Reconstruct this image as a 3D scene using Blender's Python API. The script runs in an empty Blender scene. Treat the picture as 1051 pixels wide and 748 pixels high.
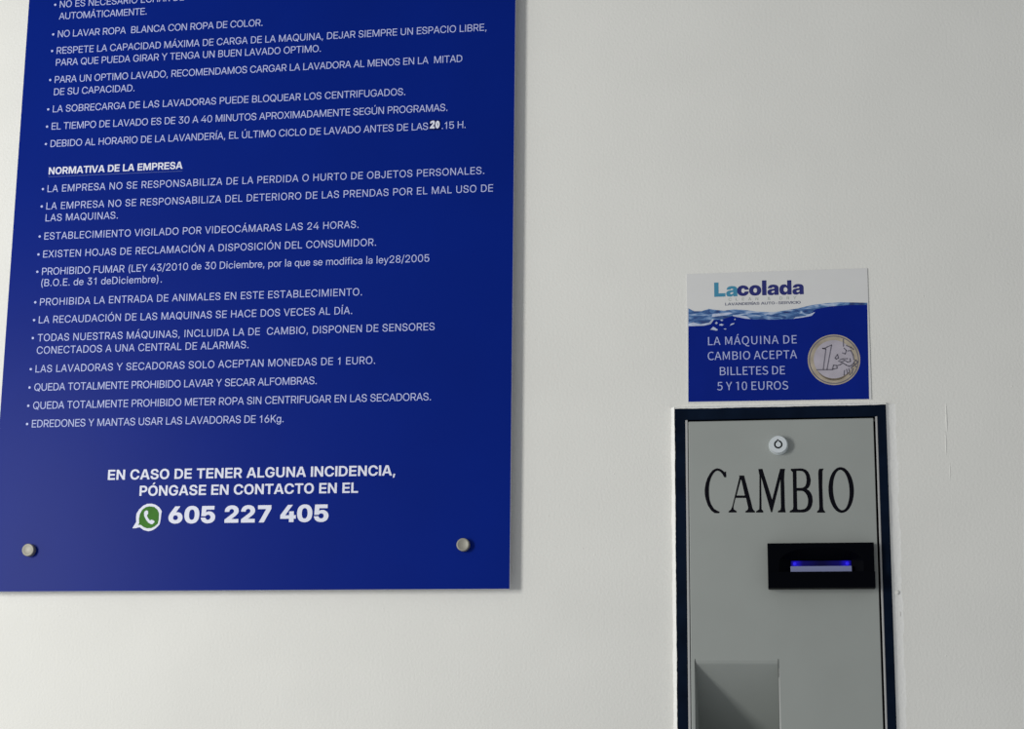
# Laundrette wall: blue rules board on stand-offs, printed card, built-in change machine.
# Units are metres; wall face at y = 0, camera on the -y side, x to the right, z up.
import bpy, bmesh, math, random
from mathutils import Vector, Matrix
from mathutils.geometry import delaunay_2d_cdt

random.seed(7)
COL = bpy.context.scene.collection
MM = 0.001

# ------------------------------------------------------------------ letter outlines
# one glyph per line: character, advance | contour | contour ; "~" marks a curve control point
REGULAR = """
 550|
&1241|544,-20 ~404,-20 ~192,85 ~72,272 72,395 ~72,470 ~127,594 ~263,729 382,818 616,992 ~656,1022 ~710,1086 ~738,1153 738,1187 ~738,1259 ~632,1359 551,1359 ~497,1359 ~410,1311 ~358,1224 358,1166 ~358,1123 ~394,1041 ~481,928 557,834 1241,0 1038,0 471,685 ~359,820 ~237,987 ~189,1106 189,1169 ~189,1271 ~280,1421 ~443,1504 551,1504 ~657,1504 ~818,1425 ~910,1284 910,1192 ~910,1130 ~865,1016 ~777,912 711,862 416,642 ~325,575 ~243,460 243,393 ~243,322 ~325,201 ~463,127 546,127 ~635,127 ~795,212 ~920,360 ~992,548 992,652 1154,652 ~1154,557 ~1114,387 ~1034,243 976,185 944,142 ~877,67 ~663,-20
(800|315,593 ~315,763 ~377,1123 ~485,1448 556,1566 718,1566 ~645,1420 ~540,1086 ~483,748 483,593 ~483,454 ~534,171 ~638,-130 718,-294 556,-294 ~439,-91 ~315,361
)800|82,-294 ~162,-130 ~266,171 ~317,454 317,593 ~317,748 ~260,1086 ~155,1420 82,1566 244,1566 ~315,1448 ~423,1123 ~485,763 485,593 ~485,361 ~362,-91 244,-294
,550|132,-281 220,206 398,206 254,-281
.550|280,-17 ~229,-17 ~157,55 157,106 ~157,158 ~229,228 280,228 ~332,228 ~402,158 402,106 ~402,55 ~332,-17
/662|648,1560 168,-224 14,-224 494,1560
01320|660,-24 ~496,-24 ~255,165 ~123,509 123,744 ~123,980 ~255,1325 ~496,1514 660,1514 ~824,1514 ~1066,1325 ~1197,980 1197,744 ~1197,509 ~1066,165 ~824,-24|660,132 ~775,132 ~941,281 ~1031,554 1031,744 ~1031,935 ~941,1209 ~775,1358 660,1358 ~545,1358 ~379,1209 ~289,935 289,744 ~289,554 ~379,281 ~545,132
11090|736,0 560,0 560,1170 430,1075 235,985 235,1155 470,1290 622,1490 736,1490
21320|171,0 171,148 701,633 ~797,721 ~916,854 ~972,981 972,1057 ~972,1150 ~898,1285 ~760,1358 664,1358 ~562,1358 ~418,1272 ~341,1117 341,1011 177,1011 ~177,1159 ~298,1386 ~517,1514 663,1514 ~803,1514 ~1017,1399 ~1138,1196 1138,1064 ~1138,968 ~1069,800 ~926,629 815,528 409,158 409,156 1148,156 1148,0
31320|669,-24 ~516,-24 ~281,101 ~148,323 148,465 324,465 ~324,363 ~407,213 ~560,131 665,131 ~765,131 ~916,211 ~1000,356 1000,451 ~1000,550 ~906,689 ~733,763 613,763 431,763 431,906 868,1332 868,1334 245,1334 245,1490 1097,1490 1097,1334 603,851 603,888 ~789,899 ~1042,793 ~1172,588 1172,451 ~1172,312 ~1043,97 ~816,-24
41320|81,362 81,506 795,1490 983,1490 280,520 280,518 1238,518 1238,362|842,0 842,405 842,473 842,929 1010,929 1010,0
51320|664,-20 ~521,-20 ~295,98 ~159,302 154,430 329,430 ~337,345 ~426,213 ~572,136 664,136 ~762,136 ~909,227 ~992,385 992,487 ~992,589 ~913,746 ~771,836 677,836 ~554,836 ~377,737 342,642 173,642 224,1490 1081,1490 1081,1334 383,1334 346,845 348,845 ~418,920 ~592,994 698,994 ~801,994 ~971,920 ~1094,784 ~1161,600 1161,489 ~1161,339 ~1036,110 ~813,-20
61320|660,-24 ~515,-24 ~290,105 ~163,334 163,483 ~163,594 ~279,843 406,1020 742,1490 939,1490 414,778 407,778 ~428,820 ~494,904 ~604,960 689,960 ~824,960 ~1035,835 ~1157,617 1157,475 ~1157,329 ~1030,103 ~806,-24|659,132 ~752,132 ~899,224 ~986,379 986,475 ~986,570 ~899,722 ~752,812 659,812 ~567,812 ~420,722 ~334,570 334,475 ~334,379 ~420,224 ~567,132
81320|660,-24 ~513,-24 ~285,84 ~155,274 155,396 ~155,496 ~241,660 ~386,768 476,779 476,778 ~359,799 ~209,983 209,1115 ~209,1229 ~327,1410 ~530,1514 660,1514 ~788,1514 ~992,1410 ~1109,1229 1109,1115 ~1109,984 ~959,799 844,778 844,779 ~934,768 ~1079,659 ~1165,495 1165,396 ~1165,274 ~1035,84 ~807,-24|660,132 ~761,132 ~909,199 ~991,322 991,403 ~991,488 ~906,619 ~757,694 660,694 ~563,694 ~413,619 ~327,488 327,403 ~327,322 ~410,199 ~559,132|660,844 ~743,844 ~868,909 ~939,1026 939,1103 ~939,1180 ~869,1295 ~744,1359 660,1359 ~576,1359 ~450,1295 ~379,1180 379,1103 ~379,1026 ~450,910 ~577,844
A1334|20,0 570,1490 770,1490 1314,0 1127,0 810,907 ~779,995 ~702,1222 644,1404 695,1404 ~637,1222 ~561,995 529,907 203,0|302,420 302,577 1032,577 1032,420
B1305|149,0 149,1490 684,1490 ~834,1490 ~1048,1393 ~1163,1216 1163,1095 ~1163,1010 ~1105,883 ~996,797 920,772 920,770 ~1005,756 ~1143,670 ~1224,524 1224,417 ~1224,291 ~1107,103 ~871,0 694,0|324,156 694,156 ~863,156 ~1046,285 1046,410 ~1046,494 ~965,614 ~812,680 703,680 324,680|324,834 693,834 ~786,834 ~919,895 ~989,1008 989,1084 ~989,1199 ~831,1334 691,1334 324,1334
C1475|776,-24 ~571,-24 ~262,173 ~90,520 90,744 ~90,970 ~261,1317 ~571,1514 776,1514 ~894,1514 ~1099,1443 ~1261,1310 ~1368,1124 1389,1009 1210,1009 ~1192,1089 ~1114,1216 ~1001,1305 ~859,1350 776,1350 ~620,1350 ~390,1196 ~265,924 265,744 ~265,565 ~390,294 ~620,140 776,140 ~859,140 ~1000,185 ~1113,273 ~1192,399 1210,480 1389,480 ~1369,365 ~1261,179 ~1099,47 ~894,-24
D1409|606,0 248,0 248,156 595,156 ~780,156 ~1024,299 ~1144,565 1144,748 ~1144,929 ~1026,1192 ~791,1334 615,1334 240,1334 240,1490 627,1490 ~844,1490 ~1154,1312 ~1320,979 1320,748 ~1320,515 ~1152,180 ~833,0|324,1490 324,0 149,0 149,1490
E1186|149,0 149,1490 1115,1490 1115,1334 324,1334 324,841 1057,841 1057,685 324,685 324,156 1115,156 1115,0
F1134|149,0 149,1490 1083,1490 1083,1334 324,1334 324,841 1022,841 1022,685 324,685 324,0
G1492|769,-24 ~571,-24 ~265,173 ~90,520 90,744 ~90,970 ~264,1317 ~571,1514 769,1514 ~888,1514 ~1096,1439 ~1259,1304 ~1368,1119 1387,1009 1210,1009 ~1193,1084 ~1114,1209 ~997,1300 ~852,1350 769,1350 ~619,1350 ~392,1196 ~265,923 265,744 ~265,566 ~392,294 ~619,140 769,140 ~895,140 ~1100,253 ~1222,456 1222,590 1279,586 828,586 828,743 1396,743 1396,585 ~1396,411 ~1230,135 ~947,-24
H1448|149,0 149,1490 324,1490 324,841 1123,841 1123,1490 1299,1490 1299,0 1123,0 1123,685 324,685 324,0
I521|172,0 172,1490 348,1490 348,0
J1093|515,-20 ~321,-20 ~76,210 76,423 76,503 252,503 252,423 ~252,283 ~396,136 515,136 ~633,136 ~777,283 777,423 777,1490 953,1490 953,423 ~953,210 ~708,-20
K1293|268,430 267,659 ~320,718 ~424,831 ~529,945 582,1002 1036,1490 1268,1490 633,813 624,812|149,0 149,1490 324,1490 324,971 324,653 324,567 324,0|1060,0 512,767 620,905 1268,0
L1094|149,0 149,1490 324,1490 324,156 1044,156 1044,0
M1754|149,0 149,1490 388,1490 770,521 ~783,488 ~819,395 ~857,294 ~891,204 901,175 860,175 ~870,204 ~903,294 ~941,395 ~977,488 989,521 1366,1490 1606,1490 1606,0 1433,0 1433,873 ~1433,921 ~1434,1030 ~1437,1145 ~1440,1261 1441,1317 1465,1317 ~1441,1248 ~1393,1118 ~1350,1003 ~1314,908 1300,873 949,0 805,0 452,873 ~438,908 ~401,1003 ~357,1118 ~308,1248 281,1317 314,1317 ~316,1261 ~318,1145 ~321,1030 ~322,921 322,873 322,0
N1454|149,0 149,1490 350,1490 971,515 ~992,483 ~1053,381 ~1123,262 1156,205 1138,170 ~1137,223 ~1132,363 ~1130,491 1130,522 1130,1490 1305,1490 1305,0 1102,0 547,871 ~524,906 ~449,1028 ~350,1192 292,1289 313,1336 ~317,1222 ~322,1041 ~324,911 324,873 324,0
O1530|765,-24 ~568,-24 ~263,174 ~90,521 90,744 ~90,969 ~263,1316 ~568,1514 765,1514 ~962,1514 ~1266,1316 ~1440,969 1440,744 ~1440,521 ~1266,174 ~962,-24|765,140 ~901,140 ~1128,281 ~1264,550 1264,744 ~1264,939 ~1128,1209 ~901,1350 765,1350 ~629,1350 ~402,1210 ~265,939 265,744 ~265,550 ~402,281 ~629,140
P1249|149,0 149,1490 681,1490 ~836,1490 ~1062,1380 ~1184,1178 1184,1039 ~1184,900 ~1058,698 ~828,587 673,587 236,587 236,743 675,743 ~780,743 ~929,815 ~1011,948 1011,1039 ~1011,1131 ~929,1262 ~780,1334 675,1334 324,1334 324,0
Q1530|692,466 886,466 1054,245 1095,188 1342,-140 1148,-140 985,79 945,134|765,-24 ~568,-24 ~263,174 ~90,521 90,744 ~90,969 ~263,1316 ~568,1514 765,1514 ~962,1514 ~1266,1316 ~1440,969 1440,744 ~1440,521 ~1266,174 ~962,-24|765,140 ~901,140 ~1128,281 ~1264,550 1264,744 ~1264,939 ~1128,1209 ~901,1350 765,1350 ~629,1350 ~402,1210 ~265,939 265,744 ~265,550 ~402,281 ~629,140
R1291|149,0 149,1490 699,1490 ~854,1490 ~1080,1380 ~1203,1178 1203,1039 ~1203,900 ~1072,697 ~840,587 686,587 246,587 246,743 696,743 ~799,743 ~949,815 ~1029,948 1029,1039 ~1029,1131 ~948,1262 ~798,1334 694,1334 324,1334 324,0|1016,0 656,670 855,670 1221,0
S1254|637,-24 ~466,-24 ~216,98 ~79,322 79,476 258,476 ~258,370 ~348,217 ~518,136 637,136 ~747,136 ~909,201 ~1000,320 1000,401 ~1000,464 ~941,557 ~811,627 703,653 536,694 ~310,750 ~109,938 109,1089 ~109,1218 ~235,1408 ~466,1514 620,1514 ~774,1514 ~1002,1401 ~1130,1194 1134,1052 960,1052 ~952,1193 ~767,1353 614,1353 ~518,1353 ~368,1288 ~282,1173 282,1098 ~282,1040 ~343,952 ~474,885 582,858 751,816 ~859,789 ~1019,713 ~1123,613 ~1175,487 1175,409 ~1175,280 ~1041,85 ~799,-24
T1249|50,1334 50,1490 1198,1490 1198,1334 713,1334 713,0 537,0 537,1334
U1437|719,-24 ~544,-24 ~284,114 ~140,354 140,506 140,1490 316,1490 316,520 ~316,410 ~413,238 ~594,140 719,140 ~844,140 ~1024,239 ~1122,410 1122,520 1122,1490 1297,1490 1297,506 ~1297,353 ~1153,114 ~893,-24
V1334|570,0 20,1490 205,1490 531,583 ~557,510 ~637,268 697,86 648,86 ~706,268 ~788,510 813,583 1131,1490 1314,1490 770,0
X1318|25,0 604,827 604,697 56,1490 259,1490 483,1163 ~516,1115 ~580,1020 ~644,924 675,877 646,877 ~678,924 ~742,1020 ~807,1115 840,1163 1068,1490 1266,1490 718,704 718,834 1293,0 1091,0 823,388 ~792,434 ~730,523 ~670,614 640,659 679,659 ~649,614 ~588,523 ~526,434 494,388 224,0
Y1313|569,0 569,617 20,1490 223,1490 524,1007 ~569,936 ~653,792 695,721 620,721 ~662,792 ~747,936 791,1007 1091,1490 1293,1490 744,617 744,0
Z1255|59,0 59,149 840,1155 ~886,1215 ~984,1336 1034,1396 1056,1334 ~973,1334 ~806,1334 722,1334 91,1334 91,1490 1188,1490 1188,1341 424,356 ~373,290 ~268,160 212,94 190,156 ~272,156 ~435,156 517,156 1196,156 1196,0
a1058|447,-16 ~343,-16 ~177,56 ~80,198 80,303 ~80,393 ~150,507 ~268,572 ~420,606 500,617 ~601,630 ~718,645 ~768,678 768,718 768,728 ~768,787 ~712,878 ~605,929 530,929 ~457,929 ~342,879 ~274,794 271,740 102,740 ~107,837 ~216,988 ~406,1076 530,1076 ~622,1076 ~771,1026 ~876,934 ~932,806 932,728 932,0 768,0 768,152 764,152 ~745,113 ~669,35 ~543,-16|471,132 ~575,132 ~706,208 ~768,330 768,401 768,535 ~758,526 ~704,509 ~628,494 ~538,480 493,474 ~429,465 ~318,426 ~249,354 249,293 ~249,243 ~303,171 ~403,132
b1157|627,-20 ~558,-20 ~432,20 ~328,102 290,164 288,164 288,0 126,0 126,1490 292,1490 292,896 294,896 ~328,956 ~430,1035 ~558,1076 627,1076 ~764,1076 ~971,938 ~1085,691 1085,528 ~1085,366 ~971,119 ~764,-20|602,130 ~694,130 ~836,221 ~917,398 917,528 ~917,659 ~836,836 ~694,927 602,927 ~503,927 ~357,829 ~279,649 279,528 ~279,408 ~357,228 ~503,130
c1069|561,-24 ~415,-24 ~195,117 ~72,365 72,526 ~72,688 ~195,938 ~415,1080 561,1080 ~651,1080 ~803,1025 ~920,926 ~994,792 1005,712 837,712 ~828,760 ~783,839 ~713,897 ~620,929 561,929 ~461,929 ~317,829 ~240,648 240,526 ~240,405 ~317,226 ~460,127 561,127 ~620,127 ~711,157 ~778,215 ~822,295 834,344 1005,344 ~994,266 ~920,132 ~802,32 ~650,-24
d1157|530,-20 ~393,-20 ~186,119 ~72,366 72,528 ~72,691 ~186,938 ~393,1076 530,1076 ~600,1076 ~727,1035 ~829,956 863,896 865,896 865,1490 1030,1490 1030,0 868,0 868,164 866,164 ~829,102 ~725,20 ~600,-20|555,130 ~654,130 ~799,228 ~878,408 878,528 ~878,649 ~799,829 ~654,927 555,927 ~463,927 ~321,836 ~240,659 240,528 ~240,398 ~321,221 ~463,130
e1096|561,-24 ~407,-24 ~188,118 ~72,367 72,526 ~72,687 ~194,937 ~409,1080 549,1080 ~659,1080 ~836,1000 ~962,852 ~1029,649 1029,527 1029,481 160,481 160,623 936,623 865,574 ~865,683 ~787,843 ~645,931 549,931 ~454,931 ~314,843 ~236,682 236,573 236,503 ~236,393 ~312,223 ~457,127 561,127 ~636,127 ~752,174 ~828,260 845,316 1011,316 ~990,215 ~864,62 ~676,-24
f622|583,1056 583,913 14,913 14,1056|202,0 202,1246 ~202,1321 ~270,1430 ~394,1490 478,1490 ~512,1490 ~574,1490 583,1490 583,1347 ~574,1347 ~511,1347 493,1347 ~426,1347 ~368,1289 368,1220 368,0
g1157|567,-432 ~448,-432 ~257,-359 ~137,-216 124,-112 294,-112 ~309,-170 ~385,-246 ~498,-285 567,-285 ~707,-285 ~866,-136 866,0 866,164 865,164 ~827,102 ~725,20 ~601,-20 530,-20 ~393,-20 ~186,119 ~72,366 72,528 ~72,691 ~186,938 ~393,1076 530,1076 ~600,1076 ~727,1036 ~832,953 867,887 868,887 868,1056 1030,1056 1030,0 ~1030,-155 ~902,-345 ~691,-432|555,130 ~654,130 ~799,228 ~878,408 878,528 ~878,649 ~799,829 ~654,927 555,927 ~463,927 ~321,836 ~240,659 240,528 ~240,398 ~321,221 ~463,130
i540|270,1264 ~223,1264 ~156,1331 156,1378 ~156,1425 ~223,1492 270,1492 ~317,1492 ~384,1425 384,1378 ~384,1331 ~317,1264|182,0 182,1118 358,1118 358,0
l521|172,0 172,1545 348,1545 348,0
m1716|126,0 126,1056 288,1056 288,839 267,839 ~298,916 ~399,1022 ~530,1076 602,1076 ~726,1076 ~899,935 920,839 886,839 ~908,904 ~1007,1012 ~1150,1076 1239,1076 ~1336,1076 ~1495,992 ~1589,822 1589,692 1589,0 1423,0 1423,692 ~1423,816 ~1285,924 1192,924 ~1115,924 ~1002,859 ~941,746 941,673 941,0 775,0 775,709 ~775,806 ~647,924 549,924 ~482,924 ~365,861 ~292,737 292,645 292,0
o1122|561,-24 ~415,-24 ~195,117 ~72,365 72,526 ~72,688 ~195,938 ~415,1080 561,1080 ~708,1080 ~927,938 ~1050,688 1050,526 ~1050,365 ~927,117 ~708,-24|561,127 ~662,127 ~805,226 ~882,406 882,526 ~882,648 ~805,828 ~662,929 561,929 ~461,929 ~317,829 ~240,648 240,526 ~240,405 ~317,226 ~460,127
p1157|126,-418 126,1056 288,1056 288,896 290,896 ~324,956 ~428,1035 ~558,1076 627,1076 ~764,1076 ~971,938 ~1085,691 1085,528 ~1085,366 ~971,119 ~764,-20 627,-20 ~558,-20 ~434,20 ~332,102 294,164 292,164 292,-418|602,130 ~694,130 ~836,221 ~917,398 917,528 ~917,659 ~836,836 ~694,927 602,927 ~503,927 ~357,829 ~279,649 279,528 ~279,408 ~357,228 ~503,130
q1157|1030,-418 865,-418 865,164 863,164 ~825,102 ~723,20 ~600,-20 530,-20 ~393,-20 ~186,119 ~72,366 72,528 ~72,691 ~186,938 ~393,1076 530,1076 ~600,1076 ~728,1035 ~833,956 866,896 868,896 868,1056 1030,1056|555,130 ~654,130 ~799,228 ~878,408 878,528 ~878,649 ~799,829 ~654,927 555,927 ~463,927 ~321,836 ~240,659 240,528 ~240,398 ~321,221 ~463,130
r656|126,0 126,1056 284,1056 284,889 288,889 ~318,971 ~446,1072 545,1072 ~568,1072 ~606,1068 616,1066 616,900 ~606,903 ~550,912 514,912 ~455,912 ~353,856 ~292,741 292,651 292,0
s970|493,-24 ~380,-24 ~196,51 ~83,202 76,316 240,316 ~249,221 ~377,119 489,119 ~600,119 ~729,213 729,284 ~729,345 ~640,417 568,434 397,474 ~251,509 ~100,658 100,772 ~100,862 ~197,1001 ~369,1080 482,1080 ~592,1080 ~766,997 ~869,845 872,740 710,740 ~709,826 ~586,937 482,937 ~384,937 ~266,842 266,772 ~266,711 ~355,638 432,619 603,579 ~754,543 ~896,402 896,288 ~896,190 ~790,50 ~608,-24
u1118|514,-20 ~408,-20 ~231,73 ~126,260 126,399 126,1056 292,1056 292,411 ~292,273 ~426,132 545,132 ~623,132 ~750,195 ~826,330 826,436 826,1056 992,1056 992,0 830,0 830,255 877,255 ~825,114 ~639,-20
y1046|133,-418 133,-271 237,-271 ~270,-271 ~322,-244 ~364,-188 382,-143 440,8 30,1056 210,1056 440,444 ~469,368 ~523,216 549,140 505,140 ~530,216 ~585,368 613,444 840,1056 1016,1056 528,-196 ~500,-268 ~415,-367 ~304,-418 237,-418 ~211,-418 ~159,-418
Á1334|20,0 570,1490 770,1490 1314,0 1127,0 810,907 ~779,995 ~702,1222 644,1404 695,1404 ~637,1222 ~561,995 529,907 203,0|302,420 302,577 1032,577 1032,420|597,1626 736,1924 925,1924 735,1626
Í521|172,0 172,1490 348,1490 348,0|187,1626 326,1924 516,1924 326,1626
Ó1530|765,-24 ~568,-24 ~263,174 ~90,521 90,744 ~90,969 ~263,1316 ~568,1514 765,1514 ~962,1514 ~1266,1316 ~1440,969 1440,744 ~1440,521 ~1266,174 ~962,-24|765,140 ~901,140 ~1128,281 ~1264,550 1264,744 ~1264,939 ~1128,1209 ~901,1350 765,1350 ~629,1350 ~402,1210 ~265,939 265,744 ~265,550 ~402,281 ~629,140|692,1626 831,1924 1020,1924 830,1626
Ú1437|719,-24 ~544,-24 ~284,114 ~140,354 140,506 140,1490 316,1490 316,520 ~316,410 ~413,238 ~594,140 719,140 ~844,140 ~1024,239 ~1122,410 1122,520 1122,1490 1297,1490 1297,506 ~1297,353 ~1153,114 ~893,-24|645,1626 785,1924 974,1924 784,1626
•1020|510,254 ~423,254 ~279,339 ~194,483 194,570 ~194,658 ~279,801 ~423,886 510,886 ~598,886 ~741,801 ~825,658 825,570 ~825,483 ~741,339 ~598,254
"""
BOLD = """
 550|
,550|81,-312 155,243 438,243 287,-312
-1320|998,705 998,469 322,469 322,705
A1461|9,0 532,1490 928,1490 1451,0 1110,0 876,725 ~833,868 ~742,1171 689,1364 774,1364 ~719,1171 ~628,868 583,725 341,0|341,325 341,571 1120,571 1120,325
C1487|771,-24 ~567,-24 ~246,163 ~63,508 63,744 ~63,982 ~246,1328 ~567,1514 771,1514 ~902,1514 ~1126,1436 ~1299,1292 ~1409,1090 1427,965 1116,965 ~1103,1031 ~1043,1134 ~955,1205 ~842,1242 775,1242 ~648,1242 ~469,1120 ~373,897 373,744 ~373,592 ~468,370 ~648,248 775,248 ~842,248 ~954,284 ~1042,356 ~1102,458 1117,523 1427,523 ~1409,399 ~1299,197 ~1125,53 ~902,-24
D1436|637,0 252,0 252,259 621,259 ~771,259 ~967,372 ~1063,589 1063,746 ~1063,903 ~967,1119 ~772,1231 624,1231 245,1231 245,1490 643,1490 ~867,1490 ~1195,1309 ~1373,975 1373,746 ~1373,517 ~1195,182 ~866,0|419,1490 419,0 111,0 111,1490
E1245|111,0 111,1490 1180,1490 1180,1226 419,1226 419,881 1123,881 1123,624 419,624 419,264 1180,264 1180,0
G1507|772,-24 ~561,-24 ~242,168 ~63,514 63,744 ~63,982 ~247,1328 ~567,1514 767,1514 ~895,1514 ~1121,1439 ~1296,1300 ~1408,1108 1422,991 1110,991 ~1097,1048 ~1041,1141 ~954,1207 ~843,1242 776,1242 ~651,1242 ~470,1121 ~373,898 373,744 ~373,591 ~471,369 ~653,248 780,248 ~884,248 ~1042,327 ~1131,470 1131,564 1204,558 806,558 806,792 1432,792 1432,602 ~1432,417 ~1263,135 ~965,-24
I444|68,0 68,1490 376,1490 376,0
L1140|111,0 111,1490 419,1490 419,264 1096,264 1096,0
M1831|111,0 111,1490 560,1490 806,796 ~821,749 ~863,612 ~907,463 ~944,327 956,282 879,282 ~891,327 ~928,463 ~972,612 ~1013,749 1027,796 1270,1490 1719,1490 1719,0 1417,0 1417,708 ~1417,758 ~1421,896 ~1425,1053 ~1429,1214 1430,1286 1467,1286 ~1444,1207 ~1395,1041 ~1349,885 ~1308,754 1293,708 1041,0 791,0 536,708 ~521,754 ~479,885 ~432,1041 ~381,1207 357,1286 401,1286 ~402,1214 ~406,1053 ~410,896 ~413,758 413,708 413,0
N1485|111,0 111,1490 435,1490 914,728 ~936,693 ~1004,575 ~1079,440 1113,377 1078,298 ~1075,366 ~1069,543 ~1067,707 1067,753 1067,1490 1374,1490 1374,0 1049,0 615,690 ~588,733 ~506,872 ~405,1049 351,1148 405,1183 ~411,1073 ~417,880 ~419,733 419,691 419,0
O1531|765,-24 ~565,-24 ~247,163 ~63,508 63,744 ~63,982 ~247,1327 ~565,1514 765,1514 ~966,1514 ~1284,1327 ~1468,982 1468,744 ~1468,507 ~1284,163 ~966,-24|765,248 ~880,248 ~1058,364 ~1158,586 1158,744 ~1158,903 ~1058,1126 ~880,1242 765,1242 ~651,1242 ~474,1126 ~373,903 373,744 ~373,586 ~474,364 ~651,248
P1293|111,0 111,1490 699,1490 ~867,1490 ~1111,1371 ~1244,1152 1244,1001 ~1244,851 ~1110,632 ~863,512 695,512 282,512 282,770 679,770 ~761,770 ~879,827 ~943,931 943,1001 ~943,1073 ~879,1175 ~761,1232 679,1232 419,1232 419,0
R1332|111,0 111,1490 707,1490 ~875,1490 ~1120,1371 ~1253,1152 1253,1001 ~1253,854 ~1113,638 ~860,521 689,521 296,521 296,768 689,768 ~770,768 ~888,826 ~952,931 952,1001 ~952,1073 ~888,1176 ~770,1234 688,1234 419,1234 419,0|956,0 615,673 938,673 1286,0
S1336|675,-24 ~484,-24 ~214,97 ~70,327 70,489 367,489 ~369,407 ~444,291 ~582,229 677,229 ~763,229 ~890,276 ~961,362 961,420 ~961,468 ~906,539 ~789,593 694,613 537,647 ~315,695 ~99,901 99,1061 ~99,1197 ~241,1400 ~496,1514 665,1514 ~836,1514 ~1086,1398 ~1225,1183 1230,1033 942,1033 ~934,1139 ~786,1261 666,1261 ~591,1261 ~474,1214 ~407,1130 407,1076 ~407,1030 ~459,963 ~573,913 664,893 807,862 ~926,836 ~1100,761 ~1212,658 ~1266,524 1266,440 ~1266,297 ~1123,88 ~858,-24
T1301|45,1226 45,1490 1256,1490 1256,1226 805,1226 805,0 497,0 497,1226
U1442|721,-24 ~535,-24 ~260,113 ~108,358 108,519 108,1490 409,1490 409,544 ~409,456 ~486,320 ~627,242 721,242 ~816,242 ~956,320 ~1034,456 1034,544 1034,1490 1335,1490 1335,519 ~1335,358 ~1183,113 ~907,-24
V1445|532,0 9,1490 344,1490 585,765 ~628,630 ~721,313 776,126 687,126 ~740,313 ~831,630 872,765 1105,1490 1436,1490 924,0
Í444|68,0 68,1490 376,1490 376,0|104,1620 278,1933 566,1933 312,1620
Ó1531|765,-24 ~565,-24 ~247,163 ~63,508 63,744 ~63,982 ~247,1327 ~565,1514 765,1514 ~966,1514 ~1284,1327 ~1468,982 1468,744 ~1468,507 ~1284,163 ~966,-24|765,248 ~880,248 ~1058,364 ~1158,586 1158,744 ~1158,903 ~1058,1126 ~880,1242 765,1242 ~651,1242 ~474,1126 ~373,903 373,744 ~373,586 ~474,364 ~651,248|648,1620 821,1933 1109,1933 856,1620
"""
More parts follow.
